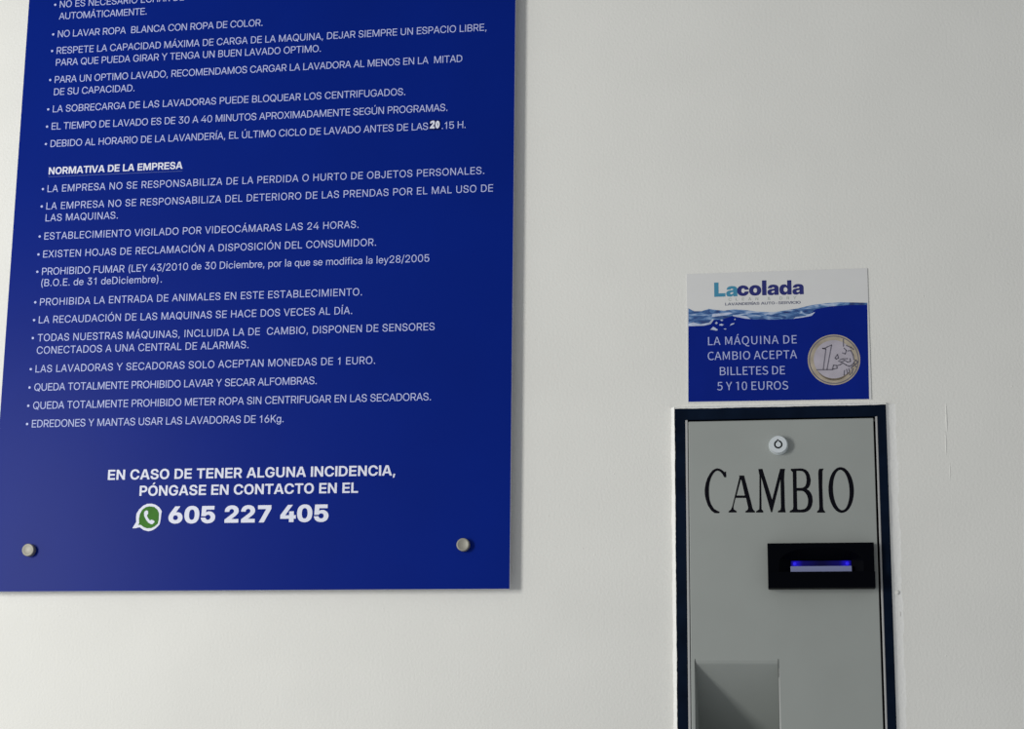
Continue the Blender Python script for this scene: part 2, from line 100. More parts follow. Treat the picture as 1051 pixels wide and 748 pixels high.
BLACK = """
 550|
01320|660,-24 ~454,-24 ~175,162 ~34,506 34,744 ~34,983 ~175,1328 ~454,1514 660,1514 ~867,1514 ~1145,1328 ~1286,983 1286,744 ~1286,506 ~1145,161 ~867,-24|660,296 ~743,296 ~846,404 ~894,605 894,744 ~894,884 ~846,1085 ~743,1194 660,1194 ~578,1194 ~474,1085 ~426,884 426,744 ~426,605 ~474,404 ~578,296
21320|95,0 95,290 655,742 ~697,776 ~787,853 ~849,952 849,1016 ~849,1069 ~803,1149 ~720,1194 664,1194 ~604,1194 ~512,1138 ~461,1030 461,952 80,952 ~80,1126 ~222,1378 ~484,1514 665,1514 ~830,1514 ~1088,1400 ~1235,1187 1235,1039 ~1235,928 ~1150,754 ~999,601 900,520 659,324 659,322 1239,322 1239,0
41320|18,288 18,602 625,1490 1028,1490 425,596 425,594 1302,594 1302,288|746,0 746,384 746,522 746,928 1128,928 1128,0
51320|655,-24 ~483,-24 ~224,97 ~73,323 63,480 448,480 ~448,423 ~503,334 ~598,282 658,282 ~719,282 ~811,337 ~863,435 863,500 ~863,566 ~810,667 ~718,724 658,724 ~581,724 ~474,656 457,600 85,600 127,1490 1161,1490 1161,1166 491,1166 472,925 474,925 ~520,970 ~656,1017 738,1017 ~837,1017 ~1022,940 ~1168,802 ~1253,618 1253,512 ~1253,356 ~1105,114 ~836,-24
61320|673,-20 ~495,-20 ~222,112 ~67,346 67,498 ~67,624 ~162,850 241,968 593,1490 1031,1490 594,840 491,840 ~511,868 ~576,931 ~680,976 757,976 ~910,976 ~1132,860 ~1253,645 1253,498 ~1253,346 ~1105,112 ~844,-20|659,288 ~720,288 ~813,342 ~867,437 867,498 ~867,559 ~813,654 ~720,708 659,708 ~600,708 ~506,654 ~453,559 453,498 ~453,437 ~506,342 ~600,288
71320|209,0 793,1150 793,1152 107,1152 107,1490 1213,1490 1213,1166 625,0
L1178|80,0 80,1490 496,1490 496,352 1138,352 1138,0
a1194|410,-19 ~304,-19 ~142,49 ~50,187 50,292 ~50,381 ~112,504 ~223,583 ~371,624 456,630 ~549,636 ~662,657 ~712,693 712,722 712,726 ~712,749 ~682,783 ~629,802 592,802 ~553,802 ~496,780 ~464,737 460,706 94,706 ~103,826 ~223,993 ~446,1080 608,1080 ~730,1080 ~917,1031 ~1044,935 ~1108,796 1108,706 1108,0 718,0 718,148 714,148 ~679,85 ~589,12 ~478,-19|540,230 ~583,230 ~664,263 ~716,327 716,374 716,458 ~701,453 ~668,443 ~630,434 ~584,425 556,420 ~515,413 ~456,385 ~424,343 424,316 ~424,289 ~454,250 ~506,230
c1194|610,-24 ~441,-24 ~187,114 ~46,363 46,528 ~46,693 ~187,942 ~441,1080 610,1080 ~726,1080 ~921,1013 ~1064,890 ~1146,721 1150,618 768,618 ~765,653 ~742,709 ~703,749 ~650,770 618,770 ~565,770 ~490,712 ~450,604 450,528 ~450,453 ~490,344 ~566,286 618,286 ~650,286 ~703,308 ~742,348 ~765,406 768,442 1150,442 ~1150,339 ~1071,169 ~927,44 ~729,-24
d1280|502,-24 ~364,-24 ~159,113 ~46,362 46,530 ~46,692 ~162,940 ~366,1080 498,1080 ~567,1080 ~675,1045 ~760,974 793,918 794,918 794,1490 1194,1490 1194,0 798,0 798,164 797,164 ~773,102 ~688,18 ~572,-24|621,290 ~676,290 ~760,349 ~808,457 808,530 ~808,603 ~760,709 ~676,768 621,768 ~567,768 ~490,709 ~450,603 450,530 ~450,457 ~490,349 ~567,290
l599|92,0 92,1545 508,1545 508,0
o1244|622,-24 ~451,-24 ~191,111 ~46,359 46,528 ~46,697 ~191,944 ~451,1080 622,1080 ~794,1080 ~1053,944 ~1198,697 1198,528 ~1198,359 ~1053,111 ~794,-24|622,288 ~670,288 ~748,342 ~794,449 794,528 ~794,608 ~748,714 ~670,768 622,768 ~575,768 ~496,714 ~450,608 450,528 ~450,449 ~496,342 ~575,288
"""
HUMANIST = """
 78|
0194|97,-5 124,1 146,17 163,43 174,81 177,129 174,177 163,214 146,240 124,256 97,261 70,256 48,240 31,214 21,177 18,129 21,81 31,43 48,17 70,1|97,21 81,25 68,38 57,59 51,89 48,129 51,169 57,199 68,220 81,232 97,236 114,232 127,220 137,199 144,169 146,129 144,89 137,59 127,38 114,25
1194|88,0 120,0 120,257 96,257 87,252 77,248 67,244 55,241 42,238 42,218 88,218
5194|92,-5 117,-1 140,10 159,28 171,53 176,83 172,114 161,137 144,153 123,162 98,165 90,165 82,164 74,161 67,159 60,155 67,229 163,229 163,257 39,257 30,137 47,126 56,131 64,136 72,139 80,140 90,141 108,139 123,131 134,119 141,103 143,83 140,62 133,45 121,33 106,25 89,22 72,24 58,28 45,34 35,42 26,50 9,29 21,19 34,10 50,2 69,-3
A213|1,0 34,0 59,78 153,78 177,0 211,0 124,257 88,257|67,104 79,144 105,230 106,230 132,144 145,104
B230|35,0 117,0 149,3 176,12 197,27 210,48 214,75 212,95 205,110 194,122 179,131 162,137 162,138 175,145 186,154 193,166 198,179 200,194 195,218 183,236 165,248 140,254 111,257 35,257|68,148 68,231 107,231 129,230 146,225 158,217 165,206 168,190 166,175 159,164 147,155 129,150 106,148|68,26 68,123 112,123 137,121 157,115 171,106 179,93 182,76 179,58 170,44 156,34 137,28 112,26
C223|132,-5 151,-3 168,2 184,9 198,19 211,32 193,53 183,43 172,35 160,29 147,25 133,24 106,29 84,42 68,64 57,93 54,129 57,165 68,193 85,215 107,228 134,233 147,232 159,228 169,223 178,217 187,209 204,230 195,239 182,248 168,255 152,260 134,261 97,255 66,238 42,211 26,174 20,128 26,82 41,45 65,18 96,1
D241|35,0 101,0 143,6 176,22 200,49 215,85 220,129 215,174 200,209 176,235 142,251 99,257 35,257|68,27 68,230 97,230 129,226 155,214 173,193 183,165 187,129 183,94 173,65 155,44 129,31 97,27
E206|35,0 187,0 187,28 68,28 68,121 165,121 165,149 68,149 68,229 183,229 183,257 35,257
I103|35,0 68,0 68,257 35,257
L190|35,0 180,0 180,28 68,28 68,257 35,257
M284|35,0 64,0 64,142 60,218 62,218 82,159 131,26 153,26 201,159 222,218 223,218 219,142 219,0 249,0 249,257 210,257 161,119 143,66 142,66 123,119 74,257 35,257
N253|35,0 66,0 66,135 62,215 63,215 91,162 185,0 218,0 218,257 187,257 187,123 192,42 190,42 162,95 68,257 35,257
O260|130,-5 166,1 196,19 219,47 234,84 239,129 234,175 219,211 196,238 166,255 130,261 94,255 63,238 40,211 26,175 20,129 26,84 40,47 63,19 94,1|130,24 104,29 83,42 67,64 57,94 54,129 57,165 67,193 83,215 104,228 130,233 156,228 177,215 193,193 203,165 206,129 203,94 193,64 177,42 156,29
P222|35,0 68,0 68,102 110,102 141,105 168,114 187,130 200,152 204,181 200,211 187,232 167,246 141,254 109,257 35,257|68,129 68,230 104,230 129,229 148,224 161,215 170,201 172,181 170,162 162,147 149,137 130,130 106,129
Q260|130,22 104,27 83,41 67,63 57,93 54,129 57,165 67,193 83,215 104,228 130,233 156,228 177,215 193,193 203,165 206,129 203,93 193,63 177,41 156,27|208,-64 217,-64 226,-63 233,-62 240,-60 245,-58 239,-34 212,-37 196,-36 181,-32 168,-25 157,-15 149,-3 179,7 204,26 223,53 235,88 239,129 234,175 219,211 196,238 166,255 130,261 94,255 63,238 40,211 26,175 20,129 25,87 37,52 57,25 83,6 114,-4 125,-23 140,-40 159,-53 182,-61
R222|68,135 68,230 111,230 133,229 150,224 163,215 170,203 173,185 170,167 163,153 150,143 133,137 111,135|176,0 213,0 147,112 167,119 183,130 195,144 203,163 205,185 201,213 189,233 170,247 145,254 116,257 35,257 35,0 68,0 68,109 114,109
S209|106,-5 136,-1 160,9 178,25 190,45 194,68 191,89 184,105 172,118 158,128 141,137 104,153 92,158 81,164 71,172 64,182 62,196 64,208 70,219 80,226 93,231 110,233 123,232 136,229 148,224 158,217 168,209 185,230 173,240 159,249 144,255 127,260 110,261 83,258 61,249 44,234 33,216 29,193 32,173 40,157 52,144 66,135 81,127 118,111 132,105 143,98 153,90 159,79 161,65 158,52 152,40 140,31 125,26 107,24 91,25 76,29 61,36 48,45 36,56 17,33 31,20 47,10 66,2 85,-3
T210|89,0 121,0 121,229 199,229 199,257 11,257 11,229 89,229
U252|126,-5 156,-1 181,11 201,31 214,63 218,106 218,257 187,257 187,105 184,73 176,50 163,35 146,26 126,24 107,26 91,35 78,50 70,73 67,105 67,257 34,257 34,106 39,63 52,31 71,11 97,-1
Y186|77,0 109,0 109,99 186,257 153,257 120,184 94,128 92,128 67,184 34,257 0,257 77,99
Á213|99,273 159,318 140,340 85,289|1,0 34,0 59,78 153,78 177,0 211,0 124,257 88,257|67,104 79,144 105,230 106,230 132,144 145,104
"""


def parse_font(src, cap):
    font = {}
    for line in src.strip('\n').split('\n'):
        ch, rest = line[0], line[1:].split('|')
        cs = []
        for c in rest[1:]:
            if not c:
                continue
            pts = []
            for tok in c.split():
                on = not tok.startswith('~')
                x, y = tok.lstrip('~').split(',')
                pts.append((float(x) / cap, float(y) / cap, on))
            cs.append(flatten(pts))
        font[ch] = (float(rest[0]) / cap, cs)
    return font


def flatten(pts, n=4):
    """Quadratic outline with implied on-curve points -> polygon."""
    full = []
    k = len(pts)
    for i in range(k):
        a, b = pts[i], pts[(i + 1) % k]
        full.append(a)
        if not a[2] and not b[2]:
            full.append(((a[0] + b[0]) / 2, (a[1] + b[1]) / 2, True))
    s = next(i for i, p in enumerate(full) if p[2])
    full = full[s:] + full[:s]
    out, i, k = [], 0, len(full)
    while i < k:
        p = full[i]
        out.append((p[0], p[1]))
        if not full[(i + 1) % k][2]:
            c, q = full[(i + 1) % k], full[(i + 2) % k]
            for j in range(1, n):
                t = j / n
                u = 1 - t
                out.append((u * u * p[0] + 2 * u * t * c[0] + t * t * q[0],
                            u * u * p[1] + 2 * u * t * c[1] + t * t * q[1]))
            i += 2
        else:
            i += 1
    return out


def winding(p, contours):
    w = 0
    for c in contours:
        for i in range(len(c)):
            (x0, y0), (x1, y1) = c[i], c[(i + 1) % len(c)]
            if (y0 <= p[1]) != (y1 <= p[1]):
                if x0 + (p[1] - y0) * (x1 - x0) / (y1 - y0) > p[0]:
                    w += 1 if y1 > y0 else -1
    return w


def fill(contours, evenodd=False):
    """Polygons -> (2-D points, triangles) of the filled area."""
    vs, es = [], []
    for c in contours:
        b = len(vs)
        vs += [Vector(p) for p in c]
        es += [(b + i, b + (i + 1) % len(c)) for i in range(len(c))]
    v, e, f, *_ = delaunay_2d_cdt(vs, es, [], 0, 1e-6)
    keep = []
    for t in f:
        cx = sum(v[i].x for i in t) / len(t)
        cy = sum(v[i].y for i in t) / len(t)
        w = winding((cx, cy), contours)
        if (w % 2) if evenodd else w:
            keep.append(tuple(t))
    return [(p.x, p.y) for p in v], keep


FONT = {'regular': parse_font(REGULAR, 1490), 'bold': parse_font(BOLD, 1490),
        'black': parse_font(BLACK, 1490), 'humanist': parse_font(HUMANIST, 257)}
_tess = {}


def glyph(font, ch):
    key = (font, ch)
    if key not in _tess:
        adv, cs = FONT[font][ch]
        _tess[key] = (adv, cs, fill(cs) if cs else ([], []))
    return _tess[key]


# ------------------------------------------------------------------ mesh helpers
class Flat:
    """Printed shapes on a plane parallel to the wall: x, z in millimetres."""

    def __init__(self):
        self.v, self.f, self.m = [], [], []

    def add(self, pts, tris, y, mat=0):
        b = len(self.v)
        self.v += [(x * MM, y * MM, z * MM) for x, z in pts]
        for t in tris:
            a = [b + i for i in t]
            p = [self.v[i] for i in a]
            n = (p[1][0] - p[0][0]) * (p[2][2] - p[0][2]) - (p[1][2] - p[0][2]) * (p[2][0] - p[0][0])
            self.f.append(a if n > 0 else a[::-1])       # faces look to -y
            self.m.append(mat)

    def poly(self, contours, y, mat=0, evenodd=True):
        p, t = fill(contours, evenodd)
        self.add(p, t, y, mat)

    def disc(self, cx, cz, r, y, mat=0, rz=None, n=40, inner=None):
        rz = rz or r
        c = [[(cx + r * math.cos(a), cz + rz * math.sin(a)) for a in
              [2 * math.pi * i / n for i in range(n)]]]
        if inner:
            k = inner / r
            c.append([(cx + (x - cx) * k, cz + (z - cz) * k) for x, z in c[0]])
        self.poly(c, y, mat)

    def stroke(self, pts, w, y, mat=0):
        for (x0, z0), (x1, z1) in zip(pts, pts[1:]):
            d = math.hypot(x1 - x0, z1 - z0) or 1
            nx, nz = -(z1 - z0) / d * w / 2, (x1 - x0) / d * w / 2
            self.add([(x0 + nx, z0 + nz), (x0 - nx, z0 - nz), (x1 - nx, z1 - nz), (x1 + nx, z1 + nz)],
                     [(0, 1, 2), (0, 2, 3)], y, mat)
            self.add([(x1 + w / 2 * math.cos(a), z1 + w / 2 * math.sin(a)) for a in
                      [i * math.pi / 3 for i in range(6)]], [(0, i, i + 1) for i in range(1, 5)], y, mat)

    def text(self, font, s, x0, x1, z, cap, y, mat=0, sx=0.9, slope=0.0):
        """Ink runs from x0 to x1, the rest is taken up by letter spacing."""
        adv = [glyph(font, c)[0] * cap * sx for c in s]
        ink = lambda c: [p[0] for k in glyph(font, c)[1] for p in k]
        lsb = min(ink(s[0])) * cap * sx
        rsb = adv[-1] - max(ink(s[-1])) * cap * sx
        gap = ((x1 - x0) - (sum(adv) - lsb - rsb)) / max(1, len(s) - 1)
        x = x0 - lsb
        for c, a in zip(s, adv):
            pts, tris = glyph(font, c)[2]
            if tris:
                self.add([(x + p[0] * cap * sx, z + p[1] * cap + slope * (x - x0)) for p in pts], tris, y, mat)
            x += a + gap

    def build(self, name, mats, parent=None):
        me = bpy.data.meshes.new(name)
        o0 = world_loc(parent)
        me.from_pydata([(x - o0.x, y - o0.y, z - o0.z) for x, y, z in self.v], [], self.f)
        for m in (mats if isinstance(mats, (list, tuple)) else [mats]):
            me.materials.append(m)
        for p, i in zip(me.polygons, self.m):
            p.material_index = i
        return link(name, me, parent)


def world_loc(o):
    p = Vector((0, 0, 0))
    while o is not None:
        p += o.location
        o = o.parent
    return p


def link(name, me, parent=None):
    o = bpy.data.objects.new(name, me)
    COL.objects.link(o)
    o.parent = parent
    return o


def build(name, bm, mats, parent=None, bevel=0, seg=2, smooth=False):
    """bmesh in world metres -> object whose origin is its parent's."""
    off = world_loc(parent)
    bmesh.ops.translate(bm, verts=bm.verts, vec=-off)
    bmesh.ops.recalc_face_normals(bm, faces=bm.faces)
    me = bpy.data.meshes.new(name)
    bm.to_mesh(me)
    bm.free()
    for m in (mats if isinstance(mats, (list, tuple)) else [mats]):
        me.materials.append(m)
    if smooth:
        for p in me.polygons:
            p.use_smooth = True
    if any(p.use_smooth for p in me.polygons):
        me.set_sharp_from_angle(angle=math.radians(32))
    o = link(name, me, parent)
    if bevel:
        b = o.modifiers.new('edge', 'BEVEL')
        b.width = bevel * MM
        b.segments = seg
        b.limit_method = 'ANGLE'
        b.angle_limit = math.radians(40)
    return o


def box(bm, x0, x1, y0, y1, z0, z1, mat=0):
    """millimetres"""
    v = [bm.verts.new((x * MM, y * MM, z * MM)) for x in (x0, x1) for y in (y0, y1) for z in (z0, z1)]
    for q in ((0, 1, 3, 2), (4, 6, 7, 5), (0, 4, 5, 1), (2, 3, 7, 6), (0, 2, 6, 4), (1, 5, 7, 3)):
        f = bm.faces.new([v[i] for i in q])
        f.material_index = mat


def lathe(bm, cx, cz, prof, n=48, mat=0):
    """Turned about the y axis: prof is (radius, y) in mm, from the back to the front centre."""
    rings = []
    for r, y in prof:
        if r == 0:
            rings.append([bm.verts.new((cx * MM, y * MM, cz * MM))])
        else:
            rings.append([bm.verts.new(((cx + r * math.cos(a)) * MM, y * MM, (cz + r * math.sin(a)) * MM))
                          for a in [2 * math.pi * i / n for i in range(n)]])
    for a, b in zip(rings, rings[1:]):
        for i in range(n):
            j = (i + 1) % n
            if len(b) == 1:
                f = bm.faces.new((a[i], a[j], b[0]))
            elif len(a) == 1:
                f = bm.faces.new((a[0], b[j], b[i]))
            else:
                f = bm.faces.new((a[i], a[j], b[j], b[i]))
            f.smooth = True
            f.material_index = mat


def plate(bm, outer, hole, y0, y1):
    """Rectangular plate (x0,x1,z0,z1) with a rectangular hole, from y0 (back) to y1 (front)."""
    def ring(r, y):
        x0, x1, z0, z1 = r
        return [bm.verts.new((x * MM, y * MM, z * MM)) for x, z in ((x0, z0), (x1, z0), (x1, z1), (x0, z1))]
    of, hf, ob, hb = ring(outer, y1), ring(hole, y1), ring(outer, y0), ring(hole, y0)
    for i in range(4):
        j = (i + 1) % 4
        bm.faces.new((of[i], of[j], hf[j], hf[i]))
        bm.faces.new((ob[j], ob[i], hb[i], hb[j]))
        bm.faces.new((of[j], of[i], ob[i], ob[j]))
        bm.faces.new((hf[i], hf[j], hb[j], hb[i]))


def thing(name, label, cat, loc):
    o = bpy.data.objects.new(name, None)
    o.empty_display_size = 0.05
    COL.objects.link(o)
    o.location = [c * MM for c in loc]
    o['label'] = label
    o['category'] = cat
    return o


# ------------------------------------------------------------------ materials
def material(name, rgb, rough=0.6, metal=0.0, spec=0.5, vary=0.0, scale=60, bump=0.0, bscale=200,
             emit=None, strength=0.0, stretch=None, coat=0.0):
    m = bpy.data.materials.new(name)
    m.use_nodes = True
    nt = m.node_tree
    b = nt.nodes['Principled BSDF']
    b.inputs['Base Color'].default_value = (*rgb, 1)
    b.inputs['Roughness'].default_value = rough
    b.inputs['Metallic'].default_value = metal
    b.inputs['Specular IOR Level'].default_value = spec
    b.inputs['Coat Weight'].default_value = coat
    if emit:
        b.inputs['Emission Color'].default_value = (*emit, 1)
        b.inputs['Emission Strength'].default_value = strength
    if vary or bump:
        tc = nt.nodes.new('ShaderNodeTexCoord')
        mp = nt.nodes.new('ShaderNodeMapping')
        mp.inputs['Scale'].default_value = stretch or (1, 1, 1)
        nt.links.new(tc.outputs['Object'], mp.inputs['Vector'])
    if vary:
        n = nt.nodes.new('ShaderNodeTexNoise')
        n.inputs['Scale'].default_value = scale
        n.inputs['Detail'].default_value = 5
        nt.links.new(mp.outputs[0], n.inputs['Vector'])
        r = nt.nodes.new('ShaderNodeValToRGB')
        r.color_ramp.elements[0].position = 0.3
        r.color_ramp.elements[1].position = 0.7
        r.color_ramp.elements[0].color = (*[c * (1 - vary) for c in rgb], 1)
        r.color_ramp.elements[1].color = (*[min(1, c * (1 + vary)) for c in rgb], 1)
        nt.links.new(n.outputs['Fac'], r.inputs[0])
        nt.links.new(r.outputs[0], b.inputs['Base Color'])
    if bump:
        n = nt.nodes.new('ShaderNodeTexNoise')
        n.inputs['Scale'].default_value = bscale
        n.inputs['Detail'].default_value = 4
        nt.links.new(mp.outputs[0], n.inputs['Vector'])
        bp = nt.nodes.new('ShaderNodeBump')
        bp.inputs['Strength'].default_value = bump
        bp.inputs['Distance'].default_value = 0.002
        nt.links.new(n.outputs['Fac'], bp.inputs['Height'])
        nt.links.new(bp.outputs[0], b.inputs['Normal'])
    return m


M_wall = material('white_plaster', (0.79, 0.785, 0.75), 0.75, vary=0.02, scale=9, bump=0.26, bscale=340, spec=0.3)
M_bead = material('white_filler', (0.93, 0.925, 0.90), 0.6, bump=0.3, bscale=300)
M_blue = material('blue_print', (0.001, 0.0145, 0.205), 0.34, spec=0.055, vary=0.05, scale=6)
M_edge = material('acrylic_edge', (0.50, 0.52, 0.66), 0.3)
M_letter = material('pale_vinyl', (0.50, 0.55, 0.84), 0.5, spec=0.2)
M_letter_bold = material('white_vinyl', (0.74, 0.76, 0.88), 0.5, spec=0.2)
M_rule = material('faded_rule', (0.05, 0.09, 0.32), 0.5)
M_steel = material('brushed_steel', (0.27, 0.26, 0.225), 0.5, metal=0.3, vary=0.06, scale=900)
M_tape = material('dark_tape', (0.002, 0.006, 0.075), 0.5, spec=0.05)
M_green = material('logo_green', (0.045, 0.175, 0.02), 0.5, spec=0.1, vary=0.12, scale=90)
M_frame = material('navy_steel_paint', (0.0035, 0.008, 0.020), 0.45, spec=0.03, vary=0.3, scale=30)
M_grey = material('grey_steel_paint', (0.325, 0.345, 0.33), 0.5, spec=0.3, vary=0.03, scale=14, bump=0.03, bscale=900)
M_lip = material('light_grey_paint', (0.41, 0.41, 0.41), 0.5)
M_slit = material('dark_slit', (0.05, 0.055, 0.052), 0.6)
M_glint = material('edge_glint_paint', (0.66, 0.66, 0.64), 0.4)
M_black = material('black_plastic', (0.001, 0.0014, 0.003), 0.4, spec=0.03)
M_dark = material('black_cavity', (0.002, 0.002, 0.003), 0.6, spec=0.05)
M_ink = material('black_lettering', (0.0025, 0.0025, 0.006), 0.5, spec=0.08)
M_chrome = material('satin_chrome', (0.80, 0.85, 0.88), 0.33, metal=0.45)
M_ramp = material('grey_bill_guide', (0.215, 0.24, 0.43), 0.5)
M_led = material('blue_lamp', (0.01, 0.01, 0.4), 0.4, emit=(0.02, 0.008, 1.0), strength=0.5)
M_glow = material('blue_painted_glow', (0.002, 0.0015, 0.03), 0.4, spec=0.1, emit=(0.02, 0.008, 1.0), strength=1.0)
nt = M_glow.node_tree                                   # lamps' glow put into the emission, dimmer towards the middle
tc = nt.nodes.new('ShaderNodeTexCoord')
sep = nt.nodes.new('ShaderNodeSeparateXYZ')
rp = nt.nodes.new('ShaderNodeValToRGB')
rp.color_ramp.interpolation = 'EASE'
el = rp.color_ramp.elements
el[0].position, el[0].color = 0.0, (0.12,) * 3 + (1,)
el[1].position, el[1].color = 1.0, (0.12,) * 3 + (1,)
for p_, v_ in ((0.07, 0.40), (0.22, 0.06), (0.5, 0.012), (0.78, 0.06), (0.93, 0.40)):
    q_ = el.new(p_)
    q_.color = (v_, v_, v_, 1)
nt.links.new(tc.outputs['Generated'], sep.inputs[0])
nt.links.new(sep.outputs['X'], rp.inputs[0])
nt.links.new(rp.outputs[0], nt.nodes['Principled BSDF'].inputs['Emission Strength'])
M_card = material('card_white', (0.70, 0.70, 0.70), 0.5, vary=0.01, scale=60)
M_cblue = material('card_blue', (0.003, 0.016, 0.225), 0.45, spec=0.06, vary=0.06, scale=20)
M_ctext = material('card_lettering', (0.42, 0.47, 0.76), 0.5)
M_teal = material('logo_teal', (0.045, 0.25, 0.40), 0.5)
M_navy = material('logo_navy', (0.008, 0.013, 0.16), 0.5)
M_pale = material('pale_grey_ink', (0.36, 0.41, 0.37), 0.5)
M_slate = material('slate_ink', (0.16, 0.17, 0.24), 0.5)
M_gold = material('coin_gold_ink', (0.40, 0.345, 0.27), 0.5, vary=0.25, scale=70)
M_silver = material('coin_silver_ink', (0.43, 0.40, 0.46), 0.5, vary=0.12, scale=60)
M_line = material('coin_line_ink', (0.135, 0.125, 0.165), 0.5)
M_coin_dark = material('coin_shade_ink', (0.16, 0.125, 0.09), 0.5, vary=0.3, scale=90)
M_foam = material('foam_ink', (0.48, 0.54, 0.70), 0.5, vary=0.2, scale=150)


def water_material():
    m = material('water_ink', (0.1, 0.2, 0.4), 0.45)
    nt = m.node_tree
    tc = nt.nodes.new('ShaderNodeTexCoord')
    mp = nt.nodes.new('ShaderNodeMapping')
    mp.inputs['Scale'].default_value = (45, 1, 170)
    mp.inputs['Rotation'].default_value = (0, math.radians(8), 0)
    n = nt.nodes.new('ShaderNodeTexNoise')
    n.inputs['Scale'].default_value = 1.0
    n.inputs['Detail'].default_value = 5
    n.inputs['Distortion'].default_value = 1.4
    r = nt.nodes.new('ShaderNodeValToRGB')
    e = r.color_ramp.elements
    e[0].position, e[0].color = 0.32, (0.008, 0.02, 0.13, 1)
    e[1].position, e[1].color = 0.66, (0.46, 0.54, 0.70, 1)
    for p, c in ((0.42, (0.02, 0.07, 0.24, 1)), (0.5, (0.06, 0.16, 0.38, 1)), (0.58, (0.20, 0.32, 0.55, 1))):
        q = e.new(p)
        q.color = c
    nt.links.new(tc.outputs['Object'], mp.inputs['Vector'])
    nt.links.new(mp.outputs[0], n.inputs['Vector'])
    nt.links.new(n.outputs['Fac'], r.inputs[0])
    nt.links.new(r.outputs[0], nt.nodes['Principled BSDF'].inputs['Base Color'])
    return m


M_water = water_material()

# ------------------------------------------------------------------ the wall
FX0, FX1, FZ0, FZ1 = -160.3, 84.3, 1128.0, 1768.2        # outer edge of the machine's frame
bm = bmesh.new()
plate(bm, (-2600, 1500, 0, 3000), (FX0 + 5, FX1 - 5, FZ0 + 5, FZ1 - 5), 260, 0)
# grains, a filled hole and a vertical drip in the plaster
def blob(bm, x, z, rx, rz, h):
    n, top = 14, bm.verts.new((x * MM, -h * MM, z * MM))
    rings = []
    for k, hh in ((1.0, -0.1), (0.72, h * 0.55), (0.4, h * 0.92)):
        rings.append([bm.verts.new(((x + rx * k * math.cos(a) * random.uniform(.85, 1.1)) * MM, -hh * MM,
                                    (z + rz * k * math.sin(a) * random.uniform(.85, 1.1)) * MM))
                      for a in [2 * math.pi * i / n for i in range(n)]])
    for a, b in zip(rings, rings[1:]):
        for i in range(n):
            f = bm.faces.new((a[i], a[(i + 1) % n], b[(i + 1) % n], b[i]))
            f.smooth = True
    for i in range(n):
        f = bm.faces.new((rings[-1][i], rings[-1][(i + 1) % n], top))
        f.smooth = True
blob(bm, 90.2, 1551.4, 3.4, 3.6, 2.6)
blob(bm, 92.2, 1527.0, 1.8, 4.5, 0.7)
blob(bm, 152.5, 1752.0, 1.0, 20.0, 0.7)
blob(bm, 150.8, 1722.0, 0.9, 16.0, 0.6)
blob(bm, 154.0, 1690.0, 0.8, 14.0, 0.4)
for _ in range(110):
    x, z = random.uniform(-1050, 300), random.uniform(1380, 2340)
    s = random.uniform(0.5, 1.1)
    if FX0 - 8 < x < FX1 + 8 and z < FZ1 + 8:
        continue
    blob(bm, x, z, s, s * random.uniform(0.8, 1.6), random.uniform(0.15, 0.4))
w = build('wall_back', bm, M_wall)
w['kind'] = 'structure'

# lumpy filler between the wall and the machine's frame
def bead(bm, path, across, width, height, lap, soft=False):
    """path: list of (x, z) on the frame's outer edge; across: unit vector away from the frame."""
    prev = None
    wob = random.uniform(0, 9)
    for k, (x, z) in enumerate(path):
        j = 0.5 * math.sin(k * 0.23 + wob) + 0.35 * math.sin(k * 0.71 + 2 * wob) + random.uniform(-.35, .35)
        w_ = width * (1 + 0.12 * j)
        h_ = height * (1 + 0.08 * j)
        l_ = max(0.1, lap + 0.35 * j + random.uniform(-.2, .2))
        sec = [(-l_, height - 1.2), (-l_ * 0.8, h_ + 0.15), (0.12 * w_, h_ * 1.0), (0.45 * w_, h_ * 0.72),
               (0.8 * w_, h_ * 0.25), (w_, -0.2)]
        if soft:
            sec = [(-0.1, h_ - 1.0), (0.05, h_)] + [(w_ * t_, h_ * (1 - t_) ** 2 - 0.05) for t_ in (0.15, 0.3, 0.5, 0.75, 1.0)]
        row = [bm.verts.new(((x + across[0] * a) * MM, -b * MM, (z + across[1] * a) * MM)) for a, b in sec]
        if prev:
            for i in range(len(row) - 1):
                f = bm.faces.new((prev[i], row[i], row[i + 1], prev[i + 1]))
                f.smooth = True
        prev = row
bm = bmesh.new()
st = 3.0
bead(bm, [(FX0, FZ0 + i * st) for i in range(int((FZ1 - FZ0) / st) + 2)], (-1, 0), 4.4, 6.3, 0.3)
bead(bm, [(FX0 - 1 + i * st, FZ1) for i in range(int((FX1 - FX0) / st) + 2)], (0, 1), 3.2, 5.6, 0.4)
bead(bm, [(FX1, FZ1 + 1 - i * st) for i in range(int((FZ1 - FZ0) / st) + 2)], (1, 0), 12.0, 3.4, 0.15, soft=True)
t = build('trim_1', bm, M_bead)
t['kind'] = 'structure'

# ------------------------------------------------------------------ rules board
SX0, SX1, SZ0, SZ1 = -999.5, -353.5, 1556.7, 2560.0
board = thing('notice_board', 'large blue acrylic rules board with white Spanish text on steel studs',
              'sign', (-678, -10, SZ0))
bm = bmesh.new()
box(bm, SX0, SX1, -15, -10, SZ0, SZ1)
bm.faces.ensure_lookup_table()
for f in bm.faces:
    f.normal_update()
    if f.calc_center_median().y > -0.0105:
        f.material_index = 1  # unseen back face made pale to bounce light into the board's shadow
        continue
    if f.calc_center_median().y < -0.0145:
        f.material_index = 0
        continue
    f.material_index = 1
build('panel', bm, [M_blue, M_edge], board)

